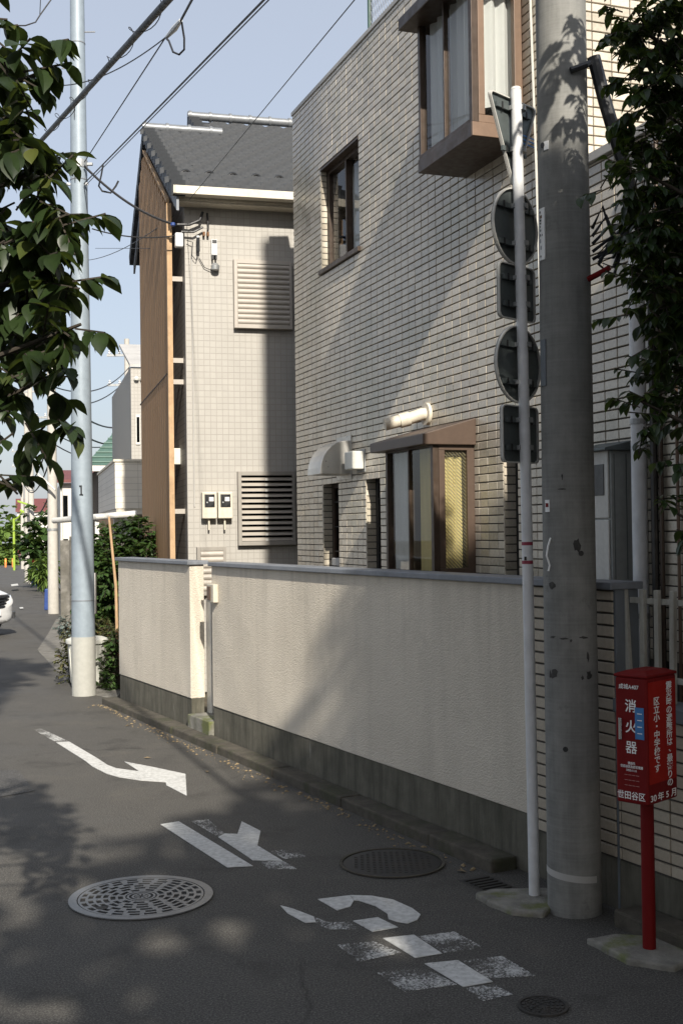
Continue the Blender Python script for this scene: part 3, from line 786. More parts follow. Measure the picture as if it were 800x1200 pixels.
for k, (x, h) in enumerate(pr):
    tm.v += [(x, 0, h - .040), (x, 0, h + .036), (x, dv, h + dv * SL - .040)]
for k in range(len(pr) - 1):
    a = 3 * k; tm.f += [(a, a + 3, a + 4, a + 1), (a + 1, a + 4, a + 5, a + 2)]
tme = tm.mesh('roof_tile', 'roof', True)
gm = MB(); gm.tube([(.15 + .055 * math.cos(a), .02, .04 + .05 * math.sin(a)) for a in [i * math.pi / 6 for i in range(7)]], .016, 6)
gme = gm.mesh('snow_guard', 'black')
rows = int((VR2 - V0) / TV)
for r in range(rows):
    v = V0 - .05 + r * TV
    for c in range(9):
        u = -.10 + c * TWID - (.15 if r % 2 else 0)
        if v > VR - .1 and u < .72: continue
        o = inst('roof_tile', tme, roof, (u, v, rz(v) + random.uniform(-.002, .002)))
        if r == 2 and c % 1 == 0: inst('snow_guard', gme, roof, (u - .0, v + .03, rz(v) + .02))
# rake tiles along the street gable
rm = MB(); rm.box(0, 0, -.13, .17, TV * 1.0, .06); rme = rm.mesh('rake_tile', 'roof')
for (uu, va, vb) in ((-.20, V0 - .05, VR), (.66, VR + .12, VR2)):
    v = va; 
    while v < vb - .05:
        inst('rake_tile', rme, roof, (uu, v, rz(v) + .02), (math.atan(SL) * .55, 0, 0)); v += TV
v = VR + .02
while v < 5.7:
    inst('rake_tile', rme, roof, (-.20, v, ZR - (v - VR) * SL), (-math.atan(SL) * 1.1, 0, 0)); v += TV
def ridge(u0, u1, v, z):
    rr = T([(u0, v, z + .06), (u1, v, z + .06)], .068, 12).build('ridge_cap', 'ridge', roof, smooth=True)
    k = u0 + .02
    while k < u1: T([(k, v, z + .06), (k + .04, v, z + .06)], .083, 12).build('ridge_collar', 'ridge', roof, smooth=True); k += .33
ridge(-.20, 1.0, VR, ZR); ridge(.66, 3.6, VR2, ZR2)
# eaves
B(-.13, V0 + .07, 6.05, 7, V0 + .09, 6.20).build('fascia', 'cream', hs)
B(-.13, V0 + .091, 6.03, 7, -.002, 6.06).build('soffit', 'cream', hs)
gu = MB(); gu.box(-.16, V0 - .07, 6.085, 7, V0 + .065, 6.10); gu.box(-.16, V0 - .085, 6.085, 7, V0 - .071, 6.185); gu.box(-.18, V0 - .085, 6.085, -.161, V0 + .065, 6.185)
gu.build('gutter', 'cream', hs, bevel=.005)
bb = MB(); bb.prism([(-.135, V0, Z0 - .115), (-.135, VR, ZR - .115), (-.135, VR, ZR - .32), (-.135, V0, Z0 - .30)], (.03, 0, 0))
bb.prism([(-.135, VR + .001, ZR - .115), (-.135, 5.75, ZR - (5.75 - VR) * SL - .115), (-.135, 5.75, ZR - (5.75 - VR) * SL - .30), (-.135, VR + .001, ZR - .32)], (.03, 0, 0))
bb.build('bargeboard', 'capstone', hs)
# brown slatted screen standing off the gable wall
sx = -.17
sm = MB(); vv = .22
while vv < 3.95:
    top = rz(vv) - .34 if vv < VR else ZR - (vv - VR) * SL - .34
    sm.box(sx - .024, vv, .3, sx, vv + .205, top); vv += .235
sc_ = tag(sm.build('slatted_screen', 'cladding', hs), kind='stuff')
fr = MB(); fr.box(sx - .035, .14, .3, sx + .03, .215, rz(.18) - .35)
fr.build('screen_edge', 'wood', hs, bevel=.003)
tp = MB(); tp.prism([(sx - .03, .216, rz(.2) - .335), (sx - .03, VR, ZR - .335), (sx - .03, VR, ZR - .29), (sx - .03, .216, rz(.2) - .29)], (.04, 0, 0)); tp.build('screen_edge', 'wood', hs)
B(sx - .028, .216, 3.98, sx + .004, 4.1, 4.0).build('screen_seam', 'wood_dk', hs)
for z in (2.22, 3.85, 4.12, 5.15): B(sx + .001, .24, z, -.001, .30, z + .06).build('bracket', 'louver', hs)
m = MB(); m.prism([(-.17, .62, 2.86), (-.17, .62, 3.0), (-.10, .62, 3.07), (-.001, .62, 3.07), (-.001, .62, 2.86)], (0, .18, 0)); m.build('side_vent', 'plastic_white', hs, bevel=.01)

def louver(u0, u1, z0, z1, n_, mat, frame, open_):
    f = wall_holes(MB(), u0, u1, z0, z1, [(u0 + .045, u1 - .035, z0 + .05, z1 - .05)], -.085, -.001).build('louver_window', frame, hs, bevel=.003)
    if open_: B(u0 + .046, -.02, z0 + .05, u1 - .036, -.012, z1 - .05).build('dark_pane', 'glass_dark', f); B(u0 + .046, -.011, z0 + .05, u1 - .036, -.0015, z1 - .05).build('dark_back', 'dark', f)
    p = (z1 - z0 - .10) / n_
    for k in range(n_):
        z = z0 + .05 + k * p; m = MB()
        if open_: m.prism([(u0 + .046, -.08, z + .006), (u0 + .046, -.08, z + .022), (u0 + .046, -.035, z + p * .5 + .012), (u0 + .046, -.035, z + p * .5)], (u1 - u0 - .082, 0, 0))
        else: m.tube([(u0 + .046, -.055, z + p / 2), (u1 - .036, -.055, z + p / 2)], p * .56, 10)
        m.build('slat', mat, f, smooth=not open_)
    if open_:
        for k in range(n_): B((u0 + u1) / 2 - .02, -.084, z0 + .055 + k * p, (u0 + u1) / 2 + .012, -.078, z0 + .085 + k * p).build('clip', 'white_metal', f)
    return f
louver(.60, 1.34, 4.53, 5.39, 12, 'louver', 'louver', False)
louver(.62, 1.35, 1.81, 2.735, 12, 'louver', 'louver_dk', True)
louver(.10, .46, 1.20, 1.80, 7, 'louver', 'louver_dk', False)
for u in (.165, .362):
    mtr = empty('electric_meter', hs.matrix_world @ Vector((0, 0, 0)))
    p = Vector((-1.903, 14.8, 0)) + Matrix.Rotation(HA, 3, 'Z') @ Vector((u, -.004, 2.15)); mtr.location = p; mtr.rotation_euler = (0, 0, HA)
    tag(mtr, 'cream electric meter box on the white house, ' + ('left one of the pair' if u < .2 else 'right one of the pair, beside the louvre'), 'meter box', 'meter boxes on the white house')
    B(0, -.12, 0, .185, 0, .33).build('case', 'cream', mtr, bevel=.012, seg=3)
    B(.03, -.126, .14, .155, -.1205, .30).build('window', 'black', mtr, bevel=.004)
    B(.085, -.129, .215, .14, -.1265, .265).build('dial', 'letter', mtr)
    m = MB(); m.tube([(.06, -.1265, .20), (.06, -.132, .20)], .010, 10); m.build('screw', 'steel', mtr)
    T([(.09, -.06, -.14), (.09, -.06, .0)], .012, 8).build('conduit', 'cream', mtr)

# service entrance gear on the white house
def hw(u, v, z): return Vector((-1.903, 14.8, 0)) + Matrix.Rotation(HA, 3, 'Z') @ Vector((u, v, z))
sv = empty('service_entrance', hw(.0, 0, 5.3), HA, 'cluster of black service cables and fittings under the eave', 'cable fittings')
T([(-.12, -.06, .49), (.05, -.09, .49), (.18, -.09, .55), (.22, -.07, .66)], .018, 7).build('cable', 'wire', sv, smooth=True)
T([(-.05, -.08, .40), (.10, -.09, .40), (.22, -.08, .47)], .014, 7).build('cable', 'wire', sv, smooth=True)
T([(.28, -.03, .66), (.29, -.05, .52), (.285, -.06, .44)], .012, 7).build('cable', 'wire', sv, smooth=True)
T([(.02, -.05, .30), (.09, -.07, .28), (.08, -.06, .12), (.13, -.05, .06), (.16, -.05, .14)], .006, 6).build('cable', 'wire', sv, smooth=True)
T([(.17, -.03, .10), (.24, -.03, -.02), (.34, -.03, -.06)], .005, 6).build('cable', 'wire', sv, smooth=True)
T([(.085, -.01, .10), (.085, -.01, -3.0)], .006, 6).build('cable', 'coping', sv)
for x in (.235, .285): B(x - .013, -.06, .37, x + .013, -.002, .42).build('bracket', 'rust', sv)
m = MB(); m.tube([(.16, -.06, .17), (.16, -.06, .34)], .022, 10); m.build('fuse', 'black', sv)
B(.145, -.05, .33, .175, -.002, .37).build('fuse_cap', 'porcelain', sv)
B(.325, -.07, .13, .40, -.002, .33).build('terminal_box', 'porcelain', sv, bevel=.008)
B(.335, -.076, .28, .39, -.071, .32).build('terminal_cover', 'black', sv)
B(.33, -.08, .08, .35, -.002, .125).build('terminal_clip', 'black', sv); B(.37, -.08, .08, .39, -.002, .125).build('terminal_clip', 'black', sv)
m = MB(); m.lathe([(.02, 0), (.05, .01), (.055, .06), (.03, .09)], 14, (.37, -.06, -.06)); m.build('coil', 'steel', sv, smooth=True)
B(-.13, -.13, .20, -.03, -.03, .38).build('junction_box', 'porcelain', sv, bevel=.02, seg=3)
m = MB(); m.lathe([(.018, 0), (.032, .01), (.032, .04), (.015, .05)], 12, (-.15, -.08, .46)); m.build('insulator', 'plastic_blue', sv, smooth=True)

# ------------------------------------------------------------------ poles
def lean(o, x, y): o.rotation_euler = (x, y, o.rotation_euler[2])
cp = empty('utility_pole', (1.185, 6.245, 0), 0, 'thick weathered concrete utility pole beside the white sign post', 'utility pole')
MB().lathe([(.1395 - .0010 * k, k * .5) for k in range(0, 24)], 40).build('shaft', 'pole_concrete', cp, smooth=True)
m = MB(); seg = 16
for k in range(seg + 1):
    a = R(-185 + k * 8.6)
    for z in (.205, .24): m.v.append((math.cos(a) * .1412, math.sin(a) * .1412, z - .002 * k))
for k in range(seg): m.f.append((2 * k, 2 * k + 2, 2 * k + 3, 2 * k + 1))
m.build('white_band', 'coping', cp)
def on_pole(az, z, w, h, mat, name, off=.004, r0=None):
    r = (.1395 - .0020 * z) + off; a0 = R(az); m = MB(); k = 6; da = w / r
    for i in range(k + 1):
        a = a0 - da / 2 + da * i / k
        m.v += [(math.cos(a) * r, math.sin(a) * r, z), (math.cos(a) * r, math.sin(a) * r, z + h), (math.cos(a) * (r - off - .001), math.sin(a) * (r - off - .001), z), (math.cos(a) * (r - off - .001), math.sin(a) * (r - off - .001), z + h)]
    for i in range(k):
        b = 4 * i; m.f += [(b, b + 4, b + 5, b + 1), (b + 1, b + 5, b + 7, b + 3), (b, b + 2, b + 6, b + 4)]
    m.f += [(0, 1, 3, 2), (4 * k, 4 * k + 2, 4 * k + 3, 4 * k + 1)]
    return m.build(name, mat, cp)
np_ = on_pole(-158, 3.385, .052, .27, 'letter', 'number_plate', .006)
on_pole(-160, 2.73, .05, .24, 'pier_end', 'bare_plate', .006)
on_pole(-152, 2.075, .034, .062, 'letter', 'round_sticker'); on_pole(-152, 2.10, .022, .02, 'red', 'sticker_mark', .0055)
on_pole(-140, 3.95, .03, .045, 'porcelain', 'round_sticker')
def scrap(az, z, w_, h_):
    m = MB(); P = []
    for k in range(11):
        t = 2 * math.pi * k / 11; q = random.uniform(.45, 1.1); aa = R(az) + math.cos(t) * q * w_ / 2 / .145; zz = z + math.sin(t) * q * h_ / 2
        r = .1395 - .0020 * zz + .0015; P.append((math.cos(aa) * r, math.sin(aa) * r, zz))
    c = R(az); r = .1395 - .0020 * z + .002; m.v = P + [(math.cos(c) * r, math.sin(c) * r, z)]
    m.f = [(k, (k + 1) % 11, 11) for k in range(11)]; m.build('tape_scrap', 'tape', cp)
for a, z, w_, h_ in ((-140, 1.70, .05, .05), (-142, 1.43, .05, .012), (-115, 1.425, .06, .012), (-72, 1.43, .07, .014), (-62, 1.33, .024, .06), (-60, 1.235, .05, .055), (-76, 1.225, .02, .03), (-138, 1.24, .05, .06), (-150, 1.235, .03, .05), (-100, 1.415, .02, .02), (-84, 1.90, .05, .09), (-113, 2.25, .012, .05), (-113, 2.19, .06, .012)): scrap(a, z, w_, h_)
np_['label'] = 'narrow white plate with printed column of characters'
pr_ = .1395 - .0020 * 3.5 + .0066; pa_ = R(-158)
def plate_mark(t, z, w_, h_, mat='black'):
    m = MB(); m.box(t - w_ / 2, -.0012, z, t + w_ / 2, .0012, z + h_); o = m.build('print_mark', mat, cp)
    o.location = (math.cos(pa_) * pr_, math.sin(pa_) * pr_, 0); o.rotation_euler = (0, 0, pa_ + R(90))
for t, z, w_, h_, mt in ((-.008, 3.63, .008, .010, 'black'), (-.008, 3.40, .008, .010, 'black'), (-.002, 3.603, .018, .015, 'bronze_lt'), (-.006, 3.587, .012, .010, 'black'), (-.006, 3.573, .010, .008, 'black'), (-.008, 3.555, .006, .010, 'signback'), (-.007, 3.535, .010, .010, 'signback'), (-.007, 3.510, .009, .012, 'signback'), (.010, 3.51, .003, .008, 'signback'), (-.008, 3.475, .006, .02, 'capstone'), (-.004, 3.44, .008, .02, 'capstone')): plate_mark(t, z, w_, h_, mt)
for a, z in ((-75, 1.86), (-115, 0.86), (-150, 3.98)): T([(math.cos(R(a)) * .130, math.sin(R(a)) * .130, z), (math.cos(R(a)) * .1396, math.sin(R(a)) * .1396, z)], .014, 10).build('hole', 'rubber', cp)
T([(.10, -.11, 3.27), (.17, -.17, 3.30), (.19, -.19, 3.31)], .016, 8).build('step_bolt', 'red', cp)
T([(-.11, -.08, 1.94), (-.125, -.09, 1.90), (-.135, -.10, 1.85), (-.12, -.10, 1.80), (-.127, -.10, 1.77)], .005, 5).build('wire_end', 'letter', cp)
T([(.02, -.142, 4.34), (.10, -.135, 4.37), (.145, -.11, 4.40)], .017, 8).build('stay_bracket', 'black', cp)
T([(.145, -.11, 4.42), (.20, -.10, 4.20), (.33, -.08, 3.75), (.50, -.05, 3.1)], .035, 10).build('stay_arm', 'black', cp)
for k in range(5):
    ph = random.uniform(0, 6)
    T([(.14, -.03, 3.55 - .04 * k), (.19 + .02 * k, -.06, 3.66 - .05 * k), (.24 + .02 * k, -.05, 3.5 - .02 * k), (.17, -.04, 3.36 + .015 * k), (.25, -.02, 3.30 + .05 * k), (.36, 0, 3.62)], .009, 6).build('cable_loop', 'wire', cp, smooth=True)

# sign post with five signs seen from behind
sp = empty('sign_post', (1.005, 6.425, 0), 0, 'slim white metal sign post planted in a mossy concrete pad', 'post')
T([(0, 0, -.05), (-.012, 0, 2.2), (-.034, 0, 4.36)], .0295, 20).build('tube', 'pole_white', sp, smooth=True)
MB().tube([(-.034, 0, 4.361), (-.034, 0, 4.375)], [.0305, .024], 20).build('end_cap', 'plastic_white', sp, smooth=True)
for z in (1.90, 1.80): T([(-.0105, 0, z), (-.0105, 0, z + .018)], .0302, 20).build('red_band', plain('faded_red_tape', (.26, .035, .06), .6), sp)
B(-.032, -.034, 1.82, -.020, -.028, 1.84).build('scuff', 'rubber', sp)
def sign(shape, zc, w_, h_, label):
    a = R(47); x = -.0345 * zc / 4.36
    o = empty('traffic_sign', (1.005 + x - math.sin(a) * -.0, 6.425, zc), a, label, 'traffic sign', 'signs on the white post seen from behind')
    o.location.x += math.sin(a) * -.052 + .02; o.location.y += math.cos(a) * .052 + .012
    P = []
    if shape == 'c': P = [(math.cos(t) * w_ / 2, math.sin(t) * h_ / 2) for t in [2 * math.pi * i / 40 for i in range(40)]]
    elif shape == 't':
        for cx, cy, t0 in ((-w_ / 2 + .03, h_ / 2 - .02, 90), (0, -h_ / 2 + .025, 210), (w_ / 2 - .03, h_ / 2 - .02, 330)):
            P += [(cx + .022 * math.cos(R(t0 + 20 + k * 25)), cy + .022 * math.sin(R(t0 + 20 + k * 25))) for k in range(5)]
    else:
        for cx, cy, t0 in ((-1, 1, 90), (-1, -1, 180), (1, -1, 270), (1, 1, 0)):
            P += [(cx * (w_ / 2 - .03) + .03 * math.cos(R(t0 + k * 22.5)), cy * (h_ / 2 - .03) + .03 * math.sin(R(t0 + k * 22.5))) for k in range(5)]
    m = MB(); m.prism([(x, 0, z) for x, z in P], (0, .004, 0)); m.build('plate', 'signback', o)
    m = MB(); k = len(P); cx = sum(p[0] for p in P) / k; cz = sum(p[1] for p in P) / k
    Q = [(cx + (x - cx) * .96, cz + (z - cz) * .96) for x, z in P]
    m.v = [(x, -.014, z) for x, z in P] + [(x, .006, z) for x, z in P] + [(x, -.014, z) for x, z in Q] + [(x, -.001, z) for x, z in Q]
    for i in range(k):
        j = (i + 1) % k; m.f += [(i, j, k + j, k + i), (i, 2 * k + i, 2 * k + j, j), (2 * k + i, 3 * k + i, 3 * k + j, 2 * k + j)]
    m.build('rim', 'sign_rim', o)
    for s in (.24, -.24):
        zz = s * h_ + (.06 if shape == 't' else 0); ww = w_ * (.78 if shape != 't' else (.72 if s > 0 else .5))
        B(-ww / 2, -.018, zz - .014, ww / 2, -.0015, zz + .014).build('rail', 'signback', o, bevel=.002)
        for xx in (-ww * .36, ww * .36): B(xx - .006, -.021, zz - .02, xx + .006, -.0185, zz + .02).build('bolt', 'rubber', o)
        m = MB(); m.lathe([(.033, 0), (.033, .026)], 20, (0, -.052, zz - .013)); m.build('clamp', 'steel', o, smooth=True)
        B(-.055, -.040, zz - .012, -.033, -.019, zz + .012).build('clamp_ear', 'steel', o, bevel=.002); B(.033, -.040, zz - .012, .055, -.019, zz + .012).build('clamp_ear', 'steel', o, bevel=.002)
    if shape == 't':
        for r_ in range(3): B(.06, -.0022, .06 - r_ * .022, .06 + .15, -.0012, .068 - r_ * .022).build('print_line', 'blue_sheet', o)
    return o
sign('t', 4.09, .44, .47, 'inverted triangular sign seen from behind at the top of the post')
sign('c', 3.63, .42, .42, 'round sign seen from behind, just below the triangular one')
sign('r', 3.27, .34, .30, 'rectangular sign seen from behind, between the two round ones')
sign('c', 2.88, .42, .42, 'lower round sign seen from behind, beside the bare plate')
sign('r', 2.50, .34, .31, 'lowest rectangular sign seen from behind on the post')

# steel pole by the stucco wall
bp = empty('utility_pole', (-3.19, 14.72, 0), 0, 'pale blue-grey steel pole marked 1 beside the short wall', 'utility pole')
MB().lathe([(.143 - .0043 * k, .72 + k * .6) for k in range(0, 20)], 32).build('shaft', 'pole_blue', bp, smooth=True)
MB()._lathe([(.0, -.05), (.146, -.05), (.146, .72), (.0, .72)], 32, (0, 0, 0), False).build('sleeve', 'pole_sleeve', bp, smooth=True)
for z, r_ in ((1.16, .1412), (6.35, .104), (8.05, .092)):
    MB()._lathe([(r_ - .01, z), (r_ + .003, z), (r_ + .003, z + .012), (r_ - .01, z + .012)], 32, (0, 0, 0), False).build('seam', 'capstone', bp)
m = MB(); m.box(-.009, -.002, -.055, .009, .002, .055); m.box(-.024, -.002, .038, -.009, .002, .055); m.box(-.022, -.002, -.065, .022, .002, -.052); o = m.build('number_mark', 'black', bp); o.location = (.02, -.1365, 2.52)
B(.146, -.03, 1.0, .158, .03, 1.5).build('side_strip', 'coping', bp)
B(-.17, -.02, 6.54, .17, .02, 6.57).build('crossbar', 'steel', bp)
MB()._lathe([(.09, 6.50), (.108, 6.50), (.108, 6.60), (.09, 6.60)], 24, (0, 0, 0), False).build('collar', 'steel', bp)
for s in (-1, 1):
    T([(s * .09, -.09, 6.28), (s * .13, -.11, 6.28)], .02, 8).build('insulator', 'porcelain', bp)
T([(.09, 0, 8.2), (.22, 0, 8.2)], .008, 6).build('step_bolt', 'steel', bp)
T([(-.20, 0, 7.75), (-.09, 0, 7.75)], .008, 6).build('step_bolt', 'steel', bp)
T([(-.02, -.10, 6.42), (-.02, -.13, 6.40), (-.02, -.13, 6.32)], .006, 6).build('hook', 'wire', bp); T([(-.02, -.10, 7.2), (-.02, -.13, 7.2), (-.02, -.13, 7.1)], .006, 6).build('hook', 'wire', bp)

def far_pole(px, py, y, r_, h, label, arms=True):
    p = at(px, py, y); o = empty('utility_pole', (p.x, p.y, gz(y)), 0, label, 'utility pole', 'concrete poles along the street')
    MB().lathe([(r_ - (r_ * .32) * k / 10, -.1 + (h + .1) * k / 10) for k in range(11)], 20).build('shaft', 'pole_far', o, smooth=True)
    if arms:
        for z in (h - .7, h - 1.9):
            B(-.8, -.05, z, .8, .03, z + .09).build('crossarm', 'steel', o)
            for x in (-.7, -.3, .3, .7): MB().lathe([(.03, 0), (.06, .03), (.03, .08), (.055, .12), (.02, .16)], 10, (x, -.01, z + .09)).build('insulator', 'porcelain', o, smooth=True)
        for z in (h * .45, h * .25): MB()._lathe([(r_ * .8, z), (r_ * 1.0, z), (r_ * 1.0, z + .06), (r_ * .8, z + .06)], 16, (0, 0, 0), False).build('band', 'steel', o)
    return o
far_pole(63, 719, 29.6, .135, 8.2, 'pale concrete pole standing between the blue-grey pole and the far street')
far_pole(37.5, 671, 55, .155, 9.5, 'far concrete pole beside the blue bin, the right one of two')
far_pole(33, 668, 58, .16, 9.8, 'far concrete pole, the left one of two by the blue bin', False)
far_pole(27, 655, 95, .15, 10, 'farthest thin pole at the end of the street', True)
far_pole(151.5, 660, 48, .15, 10.0, 'pole with wires rising behind the green-roofed house')

# street lamps in lime green
def lamp(px, py, y, h, arm, label):
    p = at(px, py, y); o = empty('street_lamp', (p.x, p.y, gz(y)), 0, label, 'street lamp', 'lime green street lamps')
    T([(0, 0, 0), (0, 0, h)], .09, 10).build('post', 'lime', o)
    T([(0, 0, h - .15), (arm * .5, -.1, h + .1), (arm, -.2, h + .55)], .06, 8).build('arm', 'lime', o)
    m = MB(); m.prism([(arm * .7, -.25, h + .52), (arm * 1.9, -.25, h + .12), (arm * 1.9, -.25, h + .24), (arm * .7, -.25, h + .70)], (0, .25, 0)); m.build('lamp_head', 'lime', o, bevel=.03)
lamp(17, 662, 90, 3.9, .75, 'lime green street lamp at the end of the street')
o = empty('pole_lamp', at(36, 594, 54.4), 0, 'slanting lime lamp arm fixed to a far pole', 'street lamp', 'lime green street lamps')
m = MB(); m.prism([(-.6, 0, .22), (.25, 0, -.05), (.25, 0, .02), (-.6, 0, .32)], (0, .12, 0)); m.build('lamp_head', 'lime', o, bevel=.02)
o = empty('pole_lamp', at(62, 573, 29.2), 0, 'pale lamp arm fixed to the concrete pole above the street', 'street lamp')
m = MB(); m.prism([(-.42, 0, .38), (.06, 0, -.05), (.06, 0, .0), (-.42, 0, .46)], (0, .08, 0)); m.build('lamp_head', 'white_metal', o, bevel=.015)

# ------------------------------------------------------------------ wires
def wire(pts, r, label, mat='wire', name='overhead_wire', group=None):
    return tag(T(pts, r, 6).build(name, mat, smooth=True), label, 'wire', group)
a, b = at(300, -114, 5.2), at(-40, 263, 21); a = a + (a - b) * .6
cb = empty('cable_bundle', a, 0, 'thick black cable bundle with lashing wire crossing the sky', 'cable')
L = [p - a for p in sag(a, b, .0, 40)]
T(L, .022, 10).build('bundle', 'wire', cb, smooth=True)
T([p + Vector((.028, 0, .018)) for p in L], .009, 6).build('messenger', 'wire', cb)
d = (b - a); hl = []
nn = 520
s1 = d.normalized().orthogonal().normalized(); s2 = d.normalized().cross(s1)
for i in range(nn):
    t = i / nn; hl.append(d * t + (s1 * math.cos(t * 210) + s2 * math.sin(t * 210)) * (.042 + .012 * math.sin(t * 57)) + Vector((.01, 0, .03)))
T(hl, .0032, 4).build('lashing', 'wire', cb)
pa = Vector((-3.10, 14.60, 6.28)); pb = Vector((-3.27, 14.58, 6.28))
ext = lambda p_, q_, k_: p_ + (p_ - q_) * k_
wire(sag(ext(at(360, -52, 6.2), pa, 1.0), pa, .0), .008, 'thicker of two parallel black wires running down to the steel pole')
wire(sag(ext(at(372, -58, 6.3), pb + Vector((.2, 0, -.02)), 1.0), pb + Vector((.2, 0, -.02)), .0), .005, 'thinner of two parallel black wires running down to the steel pole')
wire(sag(ext(at(226, -2, 9), at(212, 24, 9.6), 16), at(212, 24, 9.6), 0), .010, 'short wire above the white insulator in the sky')
ins = tag(T([at(212, 24, 9.6), at(205, 33, 9.8), at(195, 44, 10)], [.016, .026, .014], 8).build('line_insulator', 'porcelain', smooth=True), 'white line insulator hanging on a wire in the sky', 'insulator')
wire([at(213, 26, 9.6), at(216, 45, 9.6), at(216, 58, 9.6), at(210, 64, 9.65), at(203, 61, 9.7), at(198, 48, 9.9), at(194, 44, 10)], .009, 'drooping black wire loop below the white insulator')
wire(sag(at(194, 44, 10), at(60, 100, 13.5), .12), .006, 'wire running left from the white insulator behind the leaves')
wire(sag(at(194, 44, 10), Vector((-3.1, 14.62, 6.55)), 0), .006, 'wire dropping from the white insulator to the steel pole')
wire(sag(Vector((-3.1, 14.62, 6.50)), hw(-.15, -.08, 5.79), .10), .016, 'service cable sagging from the steel pole to the white house')
wire([at(121, 193, 14.7), at(119, 205, 14.7), at(116, 218, 14.7), at(120, 224, 14.7), at(130, 226, 14.75), at(136, 218, 14.8), at(139, 212, 14.8)], .012, 'drooping loop on the service cable near the steel pole')
wire(sag(ext(at(430, -18, 7), hw(.02, -.35, 6.03), .9), hw(.02, -.35, 6.03), 0, 10), .004, 'very thin wire rising from the eave corner past the roof')
wire(sag(at(108, 268, 14.6), at(206, 276, 14.7), .06), .008, 'thin wire reaching the house corner below the service cable')
wire(sag(at(70, 300, 30), at(205, 252, 14.8), .3), .006, 'slanting thin wire behind the steel pole')
wire(sag(at(112, 291, 22), at(176, 291, 17), 0), .004, 'level thin wire crossing below the roof edge')
for i, (y0, y1, r_) in enumerate(((455, 497, .03), (478, 516, .03), (452, 430, .02), (470, 440, .02), (505, 508, .018), (518, 522, .018))):
    wire(sag(at(60, y0, 32), at(152, y1, 48), .5), r_, 'wire between the far poles, number %s from the top' % ('one two three four five six'.split()[i]))
for i, (x0, y0, x1, y1) in enumerate(((30, 560, 62, 500), (30, 570, 62, 530), (32, 590, 60, 575))):
    wire(sag(at(x0, y0, 56), at(x1, y1, 30), .6), .022, 'wire along the street between far poles, %s' % ('highest one', 'middle one', 'lowest one')[i])
wire([at(5, 30, 12), at(30, 30, 12), at(42, 26, 12), at(47, 18, 12), at(62, -3, 12)], .007, 'curling wire in the sky at the top left corner')
wire([at(47, 18, 12), at(48, -4, 12)], .005, 'short wire rising from the curling wire at top left')

# ------------------------------------------------------------------ extinguisher box
fb = empty('extinguisher_box', (1.375, 5.45, 0), 0, 'red fire extinguisher box with white Japanese lettering on a red post', 'extinguisher box')
an = R(45)                    # local frame: corner nearest the viewer at the origin
fb.rotation_euler = (0, 0, an)
WL, WR_, Zb, Zt = .265, .165, .72, 1.30       # along local x (right face), along local y (left face)
B(0, 0, Zb, WL, WR_, Zt).build('case', 'red', fb, bevel=.010, seg=3)
m = MB(); lo = [(-.004, -.004, Zt), (WL + .004, -.004, Zt), (WL + .004, WR_ + .004, Zt), (-.004, WR_ + .004, Zt)]
m.v = lo + [(x, y, Zt + .012) for x, y, z in lo] + [(.05, .035, Zt + .028), (WL - .05, .035, Zt + .028), (WL - .05, WR_ - .035, Zt + .028), (.05, WR_ - .035, Zt + .028)]
m.f = [(3, 2, 1, 0), (8, 9, 10, 11)] + [(i + 4 * k, (i + 1) % 4 + 4 * k, (i + 1) % 4 + 4 + 4 * k, i + 4 + 4 * k) for k in (0, 1) for i in range(4)]
m.build('lid', 'red', fb, bevel=.004)
B(.012, -.0022, Zb + .095, WL - .012, -.0006, Zt - .02).build('side_sheet', 'red_bright', fb)
T([(WL * .48, WR_ * .5, 0.02), (WL * .48, WR_ * .5, Zb + .01)], .031, 20).build('post', 'red', fb, smooth=True)
def right_text(s, x, z, size, mat='letter', off=-.0034):
    me = text_mesh(s, size, mat, 'lettering'); return inst('lettering', me, fb, (x, off, z), (R(90), 0, 0), (1.35, 1, 1))
def left_text(s, y, z, size, mat='letter', off=-.0014, sx=1, bold=.009):
    me = text_mesh(s, size, mat, 'lettering', bold); return inst('lettering', me, fb, (off, y, z), (R(90), 0, R(-90)), (sx, 1, 1))
for i, ch in enumerate('震災時の避難所は、最寄りの'): right_text(ch, .192 if ch != '、' else .208, 1.250 - i * .0375 + (.008 if ch == '、' else 0), .040)
for i, ch in enumerate('区立小・中学校です'): right_text(ch, .080, 1.188 - i * .0385, .040)
for ch, x in (('30', .045), ('年', .110), ('5', .168), ('月', .228)): right_text(ch, x, .748, .040, off=-.0016)
for i, ch in enumerate('消火器'): left_text(ch, .082, 1.165 - i * .095, .062, bold=.013 if i < 2 else .006)
left_text('成城A407', .092, 1.255, .025)
left_text('世田谷区', .086, .755, .040, sx=.92)
for i, s in enumerate(('連絡先', '世田谷区危機管理課', '5432-1111')): left_text(s, .082, .905 - i * .016, .0145, sx=.9)
for i in range(3): left_text('ーーーー', .082, .850 - i * .024, .02, 'letter_dim')
B(-.0026, .014, 1.02, -.0016, .060, 1.165).build('blue_notice', 'blue_sheet', fb)
for i in range(4): B(-.0034, .024, 1.045 + i * .030, -.0027, .048, 1.049 + i * .030).build('notice_line', 'letter', fb)
B(-.008, .128, 1.01, -.0012, .146, 1.11).build('handle', 'chrome', fb, bevel=.003)
